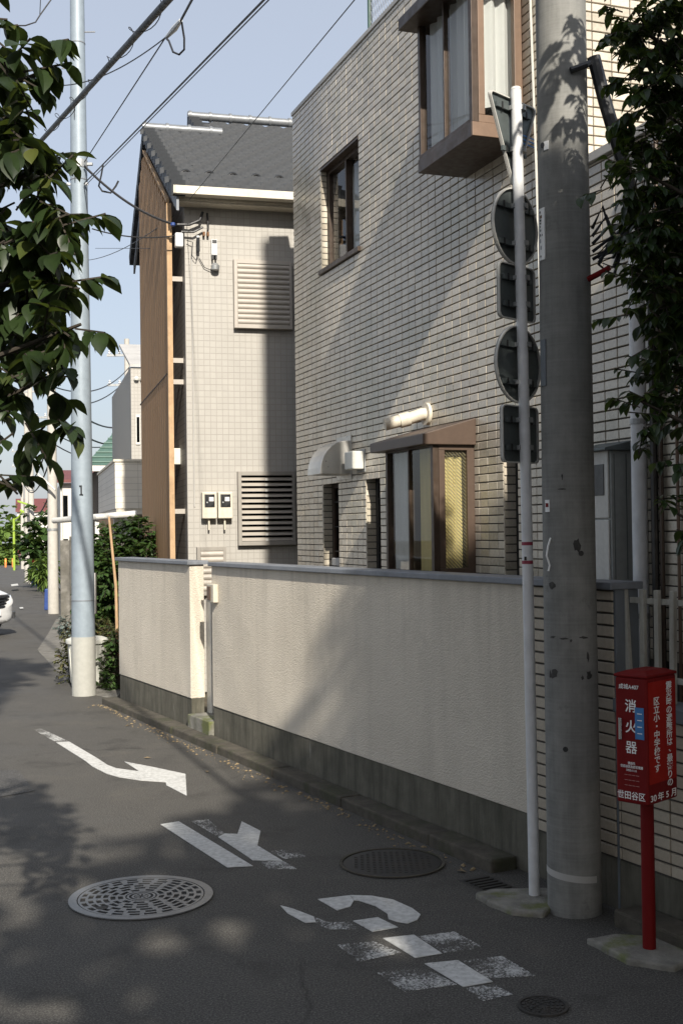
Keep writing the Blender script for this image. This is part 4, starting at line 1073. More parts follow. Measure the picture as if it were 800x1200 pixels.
# ------------------------------------------------------------------ concrete pads, covers, grate
def pad(pts, z, label):
    P = [gp(*p) for p in pts]; c = sum(P, Vector()) / len(P)
    o = empty('concrete_pad', (c.x, c.y, 0), 0, label, 'concrete pad', 'concrete pads under posts')
    m = MB(); Q = []
    for i in range(len(P)):
        a_, b_ = P[i], P[(i + 1) % len(P)]
        for k in range(4):
            p = a_.lerp(b_, k / 4) - c; p *= 1 + random.uniform(-.03, .03); Q.append((p.x, p.y, -.02))
    m.prism(Q, (0, 0, z + .02)); m.build('slab', 'footing', o, bevel=.012)
pad([(555, 1052), (580, 1047), (640, 1046), (660, 1060), (636, 1076), (600, 1073), (572, 1062)], .03, 'mossy concrete pad at the foot of the white sign post')
pad([(688, 1106), (720, 1101), (790, 1104), (830, 1120), (790, 1140), (735, 1131)], .03, 'mossy concrete pad at the foot of the red box post')
mh = empty('manhole_cover', (-1.12, 6.56, 0), R(8), 'pale worn manhole cover with dashed ring pattern on the lit road', 'manhole cover')
def ring(m, r0, r1, z, n=64, z0=None, a0=0, a1=2 * math.pi):
    k = len(m.v); full = abs(a1 - a0) > 6.28; c = n if full else n + 1
    for i in range(c):
        a = a0 + (a1 - a0) * i / n
        m.v += [(r0 * math.cos(a), r0 * math.sin(a), z), (r1 * math.cos(a), r1 * math.sin(a), z), (r0 * math.cos(a), r0 * math.sin(a), z0 or z - .006), (r1 * math.cos(a), r1 * math.sin(a), z0 or z - .006)]
    for i in range(n):
        p, q = k + 4 * i, k + 4 * ((i + 1) % c)
        m.f += [(p, q, q + 1, p + 1), (p, p + 2, q + 2, q), (p + 1, q + 1, q + 3, p + 3)]
    if not full: m.f += [(k, k + 1, k + 3, k + 2), (k + 4 * n, k + 4 * n + 2, k + 4 * n + 3, k + 4 * n + 1)]
m = MB(); m.lathe([(.385, -.03), (.385, .002)], 64); m.build('seat', 'iron_dk', mh)
m = MB(); ring(m, .345, .39, .010, 72); m.build('frame', 'iron', mh, smooth=True)
m = MB()
radii = [.095, .135, .175, .215, .255, .295, .335]
for k, r_ in enumerate(radii): ring(m, r_ - .009, r_ + .004, .009, 64)
for k in range(len(radii) - 1):
    nb = [9, 12, 14, 17, 20, 22][k]
    for i in range(nb):
        a = 2 * math.pi * (i + (.5 if k % 2 else 0)) / nb; w_ = (.42 + .12 * ((i * 7 + k) % 3)) * 2 * math.pi / nb * .62
        ring(m, radii[k] + .003, radii[k + 1] - .008, .0088, 4, None, a, a + w_)
ring(m, .04, .052, .009, 40); ring(m, .066, .078, .009, 40)
for i in range(8): ring(m, .012, .036, .0088, 3, None, i * math.pi / 4, i * math.pi / 4 + .45)
m.build('lid_pattern', 'iron', mh)
m = MB(); m.lathe([(.03, .003), (.032, .009), (.016, .0095)], 16, (-.2, -.17, 0)); m.build('key_hole', 'iron_dk', mh)
mh2 = empty('manhole_cover', (.275, 7.16, 0), 0, 'dark sunken manhole cover in the shade near the kerb', 'manhole cover')
m = MB(); m.lathe([(.29, -.03), (.29, .006), (.28, .009)], 56); m.build('lid', 'iron_dk', mh2, smooth=True)
m = MB(); ring(m, .298, .315, .011, 56); m.build('frame', 'kerb', mh2)
m = MB()
for i in range(-7, 8):
    for j in range(-7, 8):
        if (i * i + j * j) < 46: m.box(i * .036 - .009, j * .036 - .009, .008, i * .036 + .009, j * .036 + .009, .012)
m.build('lid_pattern', 'iron_dk', mh2)
mh3 = empty('valve_cover', (.81, 5.0, 0), 0, 'small dark round valve cover on the road near the bottom edge', 'valve cover')
m = MB(); m.lathe([(.105, -.02), (.105, .005)], 36); m.build('lid', 'iron_dk', mh3)
m = MB(); ring(m, .094, .106, .010, 36)
for k in range(4):
    for i in range(5 + k * 3): ring(m, .018 + k * .019, .030 + k * .019, .009, 3, None, 6.283 * i / (5 + k * 3), 6.283 * (i + .6) / (5 + k * 3))
m.build('lid_pattern', 'iron_dk', mh3)
dg = empty('drain_grate', wl_(7.72, -.42, 0), WA, 'dark drain grate in the gutter just before the sign post', 'drain grate')
B(0, 0, -.02, .42, .2, .002).build('frame', 'iron_dk', dg)
for k in range(9): B(.03 + k * .043, .02, .0025, .05 + k * .043, .18, .010).build('bar', 'iron_dk', dg)

# ------------------------------------------------------------------ road markings
def marking(label, strokes):
    allp = [gp(*p) for s, w_ in strokes for p in s]; c = sum(allp, Vector()) / len(allp)
    o = empty('road_marking', (c.x, c.y, 0), 0, label, 'road marking', 'painted characters on the road')
    for s, w_ in strokes:
        m = MB(); P = [gp(*p) - c for p in s]
        m.prism([(p.x, p.y, .0015) for p in P], (0, 0, .0035 if not w_ else .0027))
        m.build('stroke', 'paint_worn' if w_ else 'paint', o)
def cr(x0, y0, k, pts): return [(x0 + a / k, y0 + b / k) for a, b in pts]
marking('white hooked road marking at the far sunlit end of the lettering', [
    (cr(40, 840, 4, [(105, 122), (165, 118), (300, 198), (345, 228), (385, 243), (495, 258), (425, 212), (545, 235), (710, 270), (716, 372), (620, 322), (618, 308), (500, 300), (400, 285), (340, 268), (275, 235), (240, 207)]), 0),
    (cr(40, 840, 4, [(0, 62), (34, 57), (163, 116), (103, 120)]), 1)])
k4 = 800 / 190
marking('white road marking of crossing bars between the manhole covers', [
    (cr(180, 940, k4, [(35, 112), (125, 98), (490, 318), (365, 325)]), 0),
    (cr(180, 940, k4, [(320, 175), (350, 158), (420, 160), (635, 292), (490, 290), (470, 275)]), 0),
    (cr(180, 940, k4, [(185, 95), (270, 88), (348, 156), (318, 173)]), 1),
    (cr(180, 940, k4, [(435, 98), (528, 145), (512, 218), (415, 158)]), 0),
    (cr(180, 940, k4, [(570, 245), (690, 232), (750, 270), (650, 282)]), 1),
    (cr(180, 940, k4, [(520, 296), (640, 294), (705, 332), (570, 332)]), 1)])
marking('white looped road marking with worn blocks nearest the viewer', [
    (cr(310, 1030, 4, [(75, 128), (130, 142), (230, 180), (240, 205), (190, 208), (110, 165)]), 0),
    (cr(310, 1030, 4, [(232, 182), (300, 205), (420, 205), (440, 238), (300, 238), (240, 212)]), 1),
    (cr(310, 1030, 4, [(250, 98), (400, 80), (418, 104), (402, 132), (340, 150)]), 0),
    (cr(310, 1030, 4, [(402, 79), (500, 82), (600, 100), (690, 140), (730, 170), (715, 195), (670, 212), (618, 203), (580, 190), (575, 165), (520, 130), (440, 104), (420, 103)]), 0),
    (cr(310, 1030, 4, [(415, 200), (530, 183), (625, 230), (505, 250)]), 0),
    (cr(310, 1030, 4, [(340, 312), (510, 296), (640, 348), (440, 390)]), 1),
    (cr(430, 1080, 3.2, [(60, 65), (175, 52), (280, 122), (180, 138)]), 0),
    (cr(430, 1080, 3.2, [(190, 58), (325, 40), (440, 100), (287, 118)]), 1),
    (cr(430, 1080, 3.2, [(215, 160), (340, 148), (470, 228), (360, 247)]), 0),
    (cr(430, 1080, 3.2, [(360, 150), (505, 132), (630, 205), (452, 215)]), 1),
    (cr(430, 1080, 3.2, [(40, 195), (210, 172), (335, 238), (140, 265)]), 1),
    (cr(430, 1080, 3.2, [(370, 252), (470, 236), (545, 275), (430, 300)]), 1)])
marking('short faded white dash on the far road ahead of the car', [([(13, 685), (21, 684), (22, 686), (14, 687)], 0)])
marking('small white paint fleck on the road beside the car', [([(23, 712), (27, 711.5), (28, 713), (24, 713.5)], 0)])

# fallen leaves
lm = MB(); lm.v = [(-.03, 0, .004), (0, -.016, .012), (.035, 0, .006), (0, .016, .010)]; lm.f = [(0, 1, 2, 3)]
lme = lm.mesh('fallen_leaf', 'dead_leaf')
for i, (px, py, wh_) in enumerate(((173, 889, 'near the far hooked marking'), (243, 905, 'below the kerb in the sun'), (150, 851, 'by the kerb end'), (255, 866, 'on the kerb by the step'), (512, 990, 'beside the dark manhole cover'), (540, 1022, 'before the sign post'), (305, 900, 'in the gutter beside the long wall'))):
    p = gp(px, py); o = bpy.data.objects.new('fallen_leaf', lme); COL.objects.link(o); o.location = (p.x, p.y, .002); o.rotation_euler = (0, 0, random.uniform(0, 6)); o.scale = (1.1, 1.1, 1)
    if i == 3: o.location.z = .112
    tag(o, 'small dry fallen leaf lying ' + wh_, 'leaf', 'fallen leaves on the road')

lt = MB()
for k in range(420):
    u = random.uniform(-.2, 7.6); v = -.205 - abs(random.gauss(0, .07)); p = wl_(u, v, 0); sz = random.choice((.004, .006, .008, .011, .016)) * random.uniform(.7, 1.3); an_ = random.uniform(0, 6.28)
    b_ = len(lt.v)
    for t in range(5):
        q = an_ + t * 1.2566; lt.v.append((p.x + math.cos(q) * sz * random.uniform(.5, 1.2), p.y + math.sin(q) * sz * random.uniform(.5, 1.2), .003))
    lt.v.append((p.x, p.y, .003 + sz * .6)); lt.f += [(b_ + t, b_ + (t + 1) % 5, b_ + 5) for t in range(5)]
tag(lt.build('gutter_litter', 'dead_leaf'), 'grit and dry leaf crumbs gathered along the kerb', 'litter', None, 'stuff')

# ------------------------------------------------------------------ foliage
def leaf_geo(L, wd, droop=.25, cup=.12):
    rows = [(0, .04), (.12, .42), (.28, .80), (.46, .98), (.64, .90), (.80, .58), (.92, .2), (1.0, .0)] if L < .12 else [(0, .04), (.28, .78), (.6, .92), (.84, .5), (1.0, .0)]
    v = []; f = []
    for t, k in rows:
        z = -droop * L * t * t
        v += [(-wd * k, L * t, z + cup * L * k), (0, L * t, z), (wd * k, L * t, z + cup * L * k)]
    for i in range(len(rows) - 1):
        a = 3 * i; f += [(a, a + 1, a + 4, a + 3), (a + 1, a + 2, a + 5, a + 4)]
    return v, f
def leaf_mesh(name, L, wd, mat, droop=.25, cup=.12):
    m = MB(); m.v, m.f = leaf_geo(L, wd, droop, cup); return m.mesh(name, mat, True)
def rot_for(d, up_j):
    y = d.normalized(); x = y.cross(Vector((0, 0, 1)))
    if x.length < .1: x = Vector((1, 0, 0))
    x = (x.normalized() + Vector((random.uniform(-1, 1), random.uniform(-1, 1), random.uniform(-1, 1))) * up_j).normalized()
    z = x.cross(y).normalized(); x = y.cross(z)
    return Matrix((x, y, z)).transposed()
def twig_leaves(c, r, nt, lp, outward=None, droop=.55, flat=1.0):
    """twigs inside a ball; returns (position, rotation matrix, scale) of leaves and twig lines"""
    out = []; tw = []
    for _ in range(nt):
        while True:
            q = Vector((random.uniform(-1, 1), random.uniform(-1, 1), random.uniform(-1, 1)))
            if q.length < 1: break
        p = c + Vector((q.x * r, q.y * r, q.z * r * flat))
        d = Vector((random.uniform(-1, 1), random.uniform(-1, 1), random.uniform(-.6, .7))) + q * .8
        if outward: d += outward * .8
        d.normalize(); ln = random.uniform(.08, .16) * max(.7, min(1.8, r / .2))
        tw.append((p - d * ln * .3, p + d * ln))
        for k in range(lp):
            t = (k + .5) / lp; s = 1 if k % 2 else -1
            side = d.cross(Vector((0, 0, 1))); side = side.normalized() if side.length > .1 else Vector((1, 0, 0))
            ld = d * random.uniform(.3, .9) + side * s * random.uniform(.4, 1.0) + Vector((0, 0, -droop * random.uniform(.3, 1.6)))
            out.append((p + d * ln * t, rot_for(ld, .35), random.choice((.55, .75, .9, 1.0, 1.1, 1.25)) * random.uniform(.9, 1.1)))
    return out, tw
def joined_leaves(name, lv, L, wd, mat, parent, droop=.25, cup=.12):
    gv, gf = leaf_geo(L, wd, droop, cup); gv = [Vector(p) for p in gv]; V = []; Fc = []
    for p, m_, s in lv:
        b = len(V); V += [tuple(p + m_ @ (q * s)) for q in gv]; Fc += [tuple(b + i for i in q) for q in gf]
    m = MB(); m.v = V; m.f = Fc
    o = m.build(name, mat, parent); 
    for p in o.data.polygons: p.use_smooth = True
    return tag(o, kind='stuff')
def in_frame(p):
    q = CM.transposed() @ (p - Vector((0, 0, EYE)))
    return q.z < 0 and abs(q.x / q.z) < 405 / FPX and abs(q.y / q.z) < 605 / FPX

def big_tree(name, label, cat, base, trunk, blobs, L, wd, mat, dens, lp=6, droop=.55, single=300, leafname='leaf', group=None):
    o = empty(name, base, 0, label, cat, group); base = Vector(base)
    lv = []; tws = []
    for c, r in blobs:
        a_, b_ = twig_leaves(Vector(c) - base, r, max(2, int(dens * r ** 1.9 * 62)), lp, None, droop); lv += a_; tws += b_
    for i, tr in enumerate(trunk):
        pts = [Vector(p) - base for p in tr[0]]
        T(pts, tr[1], 9).build('trunk' if i == 0 else 'branch', 'bark', o, smooth=True)
    m = MB()
    for a_, b_ in tws: m.tube([a_, b_], .0035 if L < .12 else .006, 4, False)
    tag(m.build('twigs', 'bark', o), kind='stuff')
    if single:
        vis = [l for l in lv if in_frame(l[0] + base)]; random.shuffle(vis); ind = vis[:single]; ids = set(id(x) for x in ind)
        mes = [leaf_mesh(leafname, L * k, wd * k2, mat, dr) for k, k2, dr in ((1, 1, .25), (1.12, .95, .4), (.85, 1.05, .15))]
        for p, r_, s in ind:
            x = bpy.data.objects.new(leafname, random.choice(mes)); COL.objects.link(x); x.parent = o
            x.matrix_local = Matrix.Translation(p) @ r_.to_4x4() @ Matrix.Scale(s, 4)
        lv = [l for l in lv if id(l) not in ids]
    joined_leaves('foliage', lv, L, wd, mat, o)
    return o
# left tree overhanging the road close by
lb_ = [((-30, 40), .13, 3.7), ((0, 70), .09, 3.6), ((55, 60), .04, 3.55), ((35, 95), .06, 3.6), ((-5, 130), .14, 3.7), ((30, 150), .09, 3.5), ((5, 215), .14, 3.8), ((45, 190), .07, 3.6), ((55, 245), .08, 3.6), ((15, 285), .14, 3.7), ((80, 248), .03, 3.5), ((75, 262), .04, 3.55),
       ((52, 305), .10, 3.6), ((30, 350), .14, 3.8), ((82, 335), .045, 3.5), ((66, 365), .08, 3.6), ((-5, 340), .15, 3.9), ((86, 392), .04, 3.55), ((5, 400), .09, 3.7), ((45, 400), .07, 3.6), ((75, 410), .05, 3.55), ((82, 440), .025, 3.5), ((84, 505), .02, 3.5), ((25, 445), .07, 3.6), ((55, 455), .05, 3.5), ((45, 495), .04, 3.5), ((0, 480), .09, 3.7), ((20, 510), .05, 3.6), ((10, 545), .045, 3.6), ((18, 578), .03, 3.5), ((-60, 200), .25, 3.9), ((-60, 380), .25, 3.9), ((-60, 60), .2, 3.9), ((-120, 300), .35, 4.0)]
blobs = [(at(px, py, y), r) for (px, py), r, y in lb_]
tb = Vector((-2.7, 4.2, 0))
def limb(a_, b_, k=.1): a_, b_ = Vector(a_), Vector(b_); return [a_, a_.lerp(b_, .35) + Vector((0, 0, k)), a_.lerp(b_, .7) + Vector((0, 0, k * .7)), b_]
trunk = [([tb, tb + Vector((.1, 0, 1.2)), tb + Vector((.25, -.05, 2.6)), tb + Vector((.3, -.1, 4.2))], [.11, .09, .07, .04])]
for (px, py, y, z0) in ((60, 80, 3.6, 2.8), (40, 200, 3.7, 2.4), (85, 300, 3.6, 2.1), (95, 380, 3.6, 1.9), (60, 440, 3.6, 1.6), (15, 560, 3.6, 1.4)):
    trunk.append((limb(tb + Vector((.2, -.03, z0)), at(px, py, y)), [.03, .022, .012, .005]))
big_tree('broadleaf_tree', 'dark broad-leaved tree hanging into the picture from the left', 'tree', tb, trunk, blobs, .080, .0235, 'leaf', 9.5, 7, .6)
# right tree behind the fence
rb_ = [((735, 25), .07, 5.3), ((765, 35), .14, 5.3), ((790, 60), .2, 5.4), ((715, 55), .04, 5.3), ((760, 95), .10, 5.2), ((790, 130), .17, 5.3), ((745, 130), .06, 5.2), ((775, 185), .14, 5.3), ((745, 205), .09, 5.2), ((705, 222), .035, 5.1), ((730, 225), .05, 5.2), ((785, 240), .17, 5.3), ((750, 265), .08, 5.2),
       ((780, 300), .15, 5.3), ((740, 300), .05, 5.2), ((790, 350), .15, 5.3), ((765, 355), .06, 5.2), ((745, 335), .035, 5.2), ((728, 368), .025, 5.15), ((790, 400), .10, 5.3), ((760, 400), .04, 5.2), ((740, 478), .03, 5.2), ((755, 470), .03, 5.2), ((785, 470), .09, 5.3), ((770, 500), .05, 5.2), ((750, 530), .025, 5.2), ((785, 540), .05, 5.2), ((790, 600), .035, 5.1), ((795, 625), .03, 5.1),
       ((850, 190), .3, 5.5), ((860, 320), .4, 5.5), ((850, 450), .3, 5.5), ((815, 90), .14, 5.3), ((740, -20), .07, 5.3), ((752, -150), .10, 5.3), ((775, -175), .12, 5.3), ((800, -60), .16, 5.35)]
blobs = [(at(px, py, y), r) for (px, py), r, y in rb_]
tb = Vector((2.35, 5.35, 0))
trunk = [([tb, tb + Vector((-.05, 0, 1.5)), tb + Vector((-.15, 0, 3)), tb + Vector((-.2, 0, 5.0))], [.09, .075, .06, .03])]
for (px, py, y, z0) in ((740, 30, 5.3, 3.6), (750, 200, 5.2, 3.0), (745, 320, 5.2, 2.6), (750, 470, 5.2, 2.0), (790, 600, 5.1, 1.5)):
    trunk.append((limb(tb + Vector((-.15, 0, z0)), at(px, py, y), .05), [.025, .02, .012, .005]))
big_tree('evergreen_tree', 'dark glossy evergreen hanging over the picket fence at right', 'tree', tb, trunk, blobs, .062, .0165, 'leaf_b', 19, 9, .5)
# trees behind the viewpoint whose shade falls on the street
SH = [((4.03, -2.3, 6.4), 1.2), ((3.23, -2.2, 5.0), 1.1), ((4.73, -2.0, 4.9), 1.2), ((3.83, -2.2, 7.9), 1.0), ((5.03, -2.1, 7.6), 1.1), ((3.93, -1.9, 3.6), 1.1), ((5.63, -2.1, 6.2), 1.3), ((3.13, -2.4, 6.5), .8), ((3.28, -2.2, 8.85), .62), ((2.98, -2.2, 7.9), .7), ((2.48, -2.3, 7.35), .6), ((3.83, -2.2, 8.75), .7)]
big_tree('shade_tree', 'tall dense tree standing behind the viewpoint on the right', 'tree', (4.2, -2.2, 0), [([(4.2, -2.2, 0), (4.2, -2.2, 3), (4.1, -2.1, 7.5)], [.2, .16, .06])], SH, .19, .07, 'leaf', 3.4, 7, .5, 0)
SB = [((2.02, -2.6, 5.8), .95), ((1.32, -2.5, 5.0), .8), ((2.32, -2.5, 4.4), .9), ((0.62, -2.6, 4.6), .65), ((1.67, -2.6, 6.75), .55), ((0.87, -2.6, 6.2), .4), ((0.22, -2.7, 5.6), .35), ((2.42, -2.6, 6.6), .8), ((1.12, -2.3, 3.6), .8), ((-0.18, -2.6, 4.3), .5), ((0.72, -2.6, 3.0), .7), ((-0.78, -2.6, 5.2), .35), ((-0.68, -2.6, 3.4), .6)]
big_tree('shade_tree', 'spreading tree behind the viewpoint whose branches reach over the road', 'tree', (2.0, -2.9, 0), [([(2.0, -2.9, 0), (1.9, -2.8, 2.6), (1.6, -2.6, 5.5)], [.16, .12, .05])], SB, .19, .07, 'leaf', 2.6, 7, .5, 0)
# unseen trees added behind the viewpoint: they block skylight from the shaded road
for i, (x, y, h, lab) in enumerate(((-5.0, -4.6, 6.6, 'unseen tree added to block skylight, behind the viewpoint on the left'), (-1.6, -6.4, 6.2, 'unseen tree added to block skylight, directly behind the viewpoint'), (2.4, -7.5, 7.4, 'unseen tree added to block skylight, far behind the viewpoint on the right'))):
    bs = [((x + dx, y + dy, h * k), r) for dx, dy, k, r in ((0, 0, .55, 1.5), (.9, .3, .65, 1.1), (-.9, -.2, .62, 1.2), (.1, .9, .6, 1.1), (.2, -.9, .66, 1.1), (0, .1, .82, 1.05), (.5, -.4, .42, 1.1), (-.5, .5, .4, 1.1))]
    big_tree('sky_blocker_tree', lab, 'tree', (x, y, 0), [([(x, y, 0), (x + .05, y, h * .3), (x, y + .1, h * .8)], [.17, .13, .05])], bs, .26, .10, 'leaf', 1.1, 7, .5, 0, group='added skylight-blocking trees around the viewpoint')

OV = [((-3.4, 3.4, 6.8), 1.0), ((-3.8, 4.8, 6.2), 1.1), ((-4.6, 4.2, 5.4), 1.3), ((-3.6, 2.4, 6.0), 1.2), ((-4.8, 3.0, 6.6), 1.2), ((-3.2, 1.6, 7.0), .9), ((-2.3, 3.0, 7.6), .8), ((-2.5, 4.5, 7.6), .8), ((-2.4, 6.0, 7.8), .8), ((-3.3, 6.4, 7.3), 1.0), ((-2.0, 1.6, 7.6), .7)]  # unseen canopy added to keep overhead skylight off the shaded road
big_tree('sky_blocker_tree', 'unseen tree added left of the viewpoint to block skylight', 'tree', (-4.2, 4.6, 0), [([(-4.2, 4.6, 0), (-4.1, 4.6, 2.6), (-3.4, 4.6, 6.2)], [.2, .16, .07]), ([(-3.6, 4.6, 5.4), (-2.8, 4.6, 6.8), (-2.2, 4.6, 7.6)], [.08, .06, .03])], OV, .19, .07, 'leaf', 3.0, 7, .5, 0, group='added skylight-blocking trees around the viewpoint')

# street-side shrubs behind the steel pole
def shrub(name, label, base, blobs, L, wd, mat, dens, stems=3, group=None, cat='shrub', lp=6):
    tr = [([base, Vector(base) + Vector((0, 0, .15)), Vector(blobs[0][0])], [.03, .025, .012])]
    for i in range(1, min(stems, len(blobs))): tr.append((limb(Vector(base) + Vector((0, 0, .1)), blobs[i][0], .05), [.02, .016, .01, .005]))
    return big_tree(name, label, cat, base, tr, [(Vector(c), r) for c, r in blobs], L, wd, mat, dens, lp, .2, 0, group=group)
def bl(lst, y): return [(at(px, py, y + dy), r) for px, py, r, dy in lst]
shrub('laurel_shrub', 'tall dark green shrub behind the short wall end', (-3.05, 16.6, 0), bl([(160, 630, .22, 0), (140, 650, .28, 0), (172, 640, .16, .2), (125, 660, .25, .1), (160, 615, .12, 0), (120, 690, .28, .2), (145, 700, .3, 0), (118, 730, .25, 0), (150, 760, .3, 0), (125, 770, .25, 0), (112, 640, .12, 0), (135, 675, .25, -.2), (160, 660, .2, -.2), (110, 710, .2, 0), (165, 690, .25, -.2), (130, 625, .14, 0), (118, 650, .16, 0), (110, 675, .14, 0)], 16.6), .085, .025, 'leaf_mid', 24)
shrub('azalea_shrub', 'low red-tinged shrub beside the white bin', (-3.45, 16.0, 0), bl([(82, 748, .12, 0), (80, 770, .13, 0), (95, 740, .12, .1), (128, 748, .13, -.4), (135, 740, .12, -.2), (112, 745, .12, 0), (120, 735, .12, 0), (120, 755, .14, -.2), (80, 790, .11, 0)], 15.9), .05, .017, 'leaf_azalea', 30)
shrub('grey_shrub', 'small blue-grey leaved shrub at the pavement edge', (-3.75, 16.5, 0), bl([(78, 733, .10, 0), (86, 738, .10, 0), (73, 737, .05, 0)], 16.5), .055, .01, 'leaf_grey', 30)
shrub('hedge_shrub', 'dark hedge low against the short wall end', (-2.85, 15.2, 0), bl([(132, 770, .12, 0), (130, 790, .13, 0), (135, 750, .10, 0), (128, 805, .10, 0), (136, 805, .1, 0)], 15.2), .05, .017, 'leaf_mid', 30)
shrub('street_tree', 'leafy tree leaning over the far pavement beside two poles', (-12.2, 49.5, -.25), bl([(48, 630, .9, 0), (52, 610, .7, 0), (43, 640, .6, 0), (50, 655, .9, 0), (55, 640, .8, 0), (47, 618, .5, 0)], 49), .34, .12, 'leaf_mid', .75, cat='tree')
shrub('pale_shrub', 'yellow-green grasses at the foot of the far tree', (-11.4, 46, -.2), bl([(52, 668, .35, 0), (50, 676, .35, 0), (56, 672, .35, 0)], 45), .35, .03, 'leaf_far', 4)
for i, (px, py, r, y, lab) in enumerate(((6, 625, 3.0, 128, 'bright green tree at the far end of the street, nearest the left edge'), (20, 615, 2.4, 132, 'bright green tree at the far end behind the lime lamp'), (-14, 630, 3.5, 130, 'bright green tree at the far left, cut by the picture edge'), (26, 632, 1.8, 128, 'dark small tree at the far end between lamp and poles'))):
    b = at(px, 655, y); b.z = gz(y)
    shrub('far_tree', lab, b, [(at(px, py, y), r), (at(px + 4, py + 12, y - 1), r * .8), (at(px - 4, py + 14, y - 1), r * .85), (at(px + 2, py - 16, y), r * .6), (at(px - 3, py + 24, y - 1), r * .7), (at(px + 5, py + 26, y - 1), r * .6)], .75, .3, 'leaf_far', .045, 3, 'trees at the end of the street', 'tree', 7)
shrub('clipped_hedge', 'low green hedge behind the orange bollards', (-33.5, 119, gz(119)), [(at(2 + 4 * i, 656, 118), .8) for i in range(5)], .4, .16, 'leaf_far', .5, 2, cat='hedge')

# ------------------------------------------------------------------ bin, wooden post, boards
bn = empty('rubbish_bin', (-3.28, 15.35, .025), 0, 'white plastic bin half hidden behind the blue-grey pole', 'bin')
MB().lathe([(.19, 0), (.20, .02), (.245, .56), (.25, .58)], 28).build('body', 'plastic_white', bn, smooth=True)
MB().lathe([(.268, .56), (.272, .585), (.268, .61), (.20, .635), (.05, .64)], 28).build('lid', 'plastic_white', bn, smooth=True)
for k in range(10):
    a = 2 * math.pi * k / 10; T([(math.cos(a) * .205, math.sin(a) * .205, .05), (math.cos(a) * .243, math.sin(a) * .243, .5)], .008, 5).build('rib', 'plastic_white', bn)
p = at(136, 690, 15.5)
wp = empty('wooden_stake', (p.x, p.y, 0), 0, 'pale bare wooden stake leaning behind the short wall', 'stake')
T([(0.02, 0, 0), (-.0, 0, 1.3), (-.09, .05, 2.2)], [.022, .019, .015], 8).build('stick', 'wood', wp, smooth=True)
bd = empty('board_fence', (-3.1, 17.4, 0), HA, 'dark wooden board fence in the shade behind the shrubs', 'fence')
for k in range(9): B(-.5 + k * .12, 0, 0, -.39 + k * .12, .02, 1.15 + random.uniform(-.02, .02)).build('board', 'wood_dk', bd)

# ------------------------------------------------------------------ houses further along
# house with the pale balcony
h2 = empty('balcony_house', (-4.55, 26.0, 0), HA, 'house with a pale clapboard balcony beyond the brown screen', 'house')
def loc2(px, py, y):                           # photo position at distance y -> local coordinates of h2
    return Matrix.Rotation(-HA, 3, 'Z') @ (at(px, py, y) - Vector((-4.55, 26.0, 0)))
hz = loc2(154, 430, 26).z
B(0, 0, 0, 5, 6, hz).build('wall', 'siding_x', h2)
m = MB(); m.prism([(-.02, -.05, hz), (5, -.05, hz), (5, 3, hz + .9), (-.02, 3, hz + .9)], (0, 0, .06)); m.build('roof', 'coping', h2)
for x in (.10, .26):
    w = B(x, -.03, 3.9, x + .09, -.001, 4.55).build('window', 'white_metal', h2); B(x + .015, -.034, 3.95, x + .075, -.031, 4.5).build('pane', 'glass_dark', w)
for x in (.55,):
    MB().lathe([(.05, 0), (.06, .04), (.03, .08)], 10, (.12, -.05, 5.3)).build('wall_lamp', 'plastic_white', h2); MB().lathe([(.05, 0), (.06, .04), (.03, .08)], 10, (.25, -.05, 5.3)).build('wall_lamp', 'plastic_white', h2)
bc0 = loc2(135, 560, 24.4); bc1 = loc2(171, 560, 24.4); zt = at(135, 541, 24.4).z; zb = at(135, 596, 24.4).z
x0, x1, y0 = bc0.x, bc1.x + .6, bc0.y
bf = B(x0, y0, zb, x1, y0 + .1, zt).build('balcony_front', 'clap', h2); B(x0, y0 + .101, zb, x0 + .1, y0 + 6, zt).build('balcony_side', 'clap_y', h2)
B(x0 - .03, y0 - .03, zt + .001, x1, y0 + .14, zt + .05).build('balcony_rail', 'cream', h2); B(x0 - .03, y0 + .141, zt + .001, x0 + .14, y0 + 6, zt + .05).build('balcony_rail', 'cream', h2)
B(x0 + .02, y0 + .02, zb - .12, x1, y0 + 6, zb - .001).build('balcony_floor', 'cream', h2)
for x, y in ((x0 + .25, y0 + .4), (x0 + .25, y0 + 4)): B(x, y, 0, x + .12, y + .12, zb - .121).build('post', 'white_metal', h2)
T([(x0 + .75, y0 + .3, zb - .12), (x0 + .85, y0 + .3, zb - .4), (x0 + 1.0, y0 + .3, zb - .5), (x1, y0 + .3, zb - .6)], .045, 8).build('drain_pipe', 'cream', h2)
B(x0 + .95, y0 + .5, 0, x1 + .5, y0 + .6, zb - .13).build('porch_wall', 'wood_dk', h2)
# carport in front of it
cpp = at(150, 604, 20.5)
cpo = empty('carport', (cpp.x, cpp.y, 0), HA, 'white carport beam and low wall below the pale balcony', 'carport')
T([(-1.2, 1.5, cpp.z - .06), (-.5, 0, cpp.z - .02), (.15, 0, cpp.z + .03)], .055, 10).build('beam', 'white_metal', cpo, smooth=True)
B(-.55, .05, 0, -.48, .12, cpp.z - .1).build('post', 'white_metal', cpo); B(-.9, 1.0, 0, -.83, 1.07, cpp.z - .1).build('post', 'white_metal', cpo)
B(-1.1, 1.3, 0, .6, 1.45, cpp.z - .42).build('low_wall', 'pave', cpo); B(-.95, .8, 0, -.55, .95, cpp.z - .35).build('pillar', 'pave', cpo)
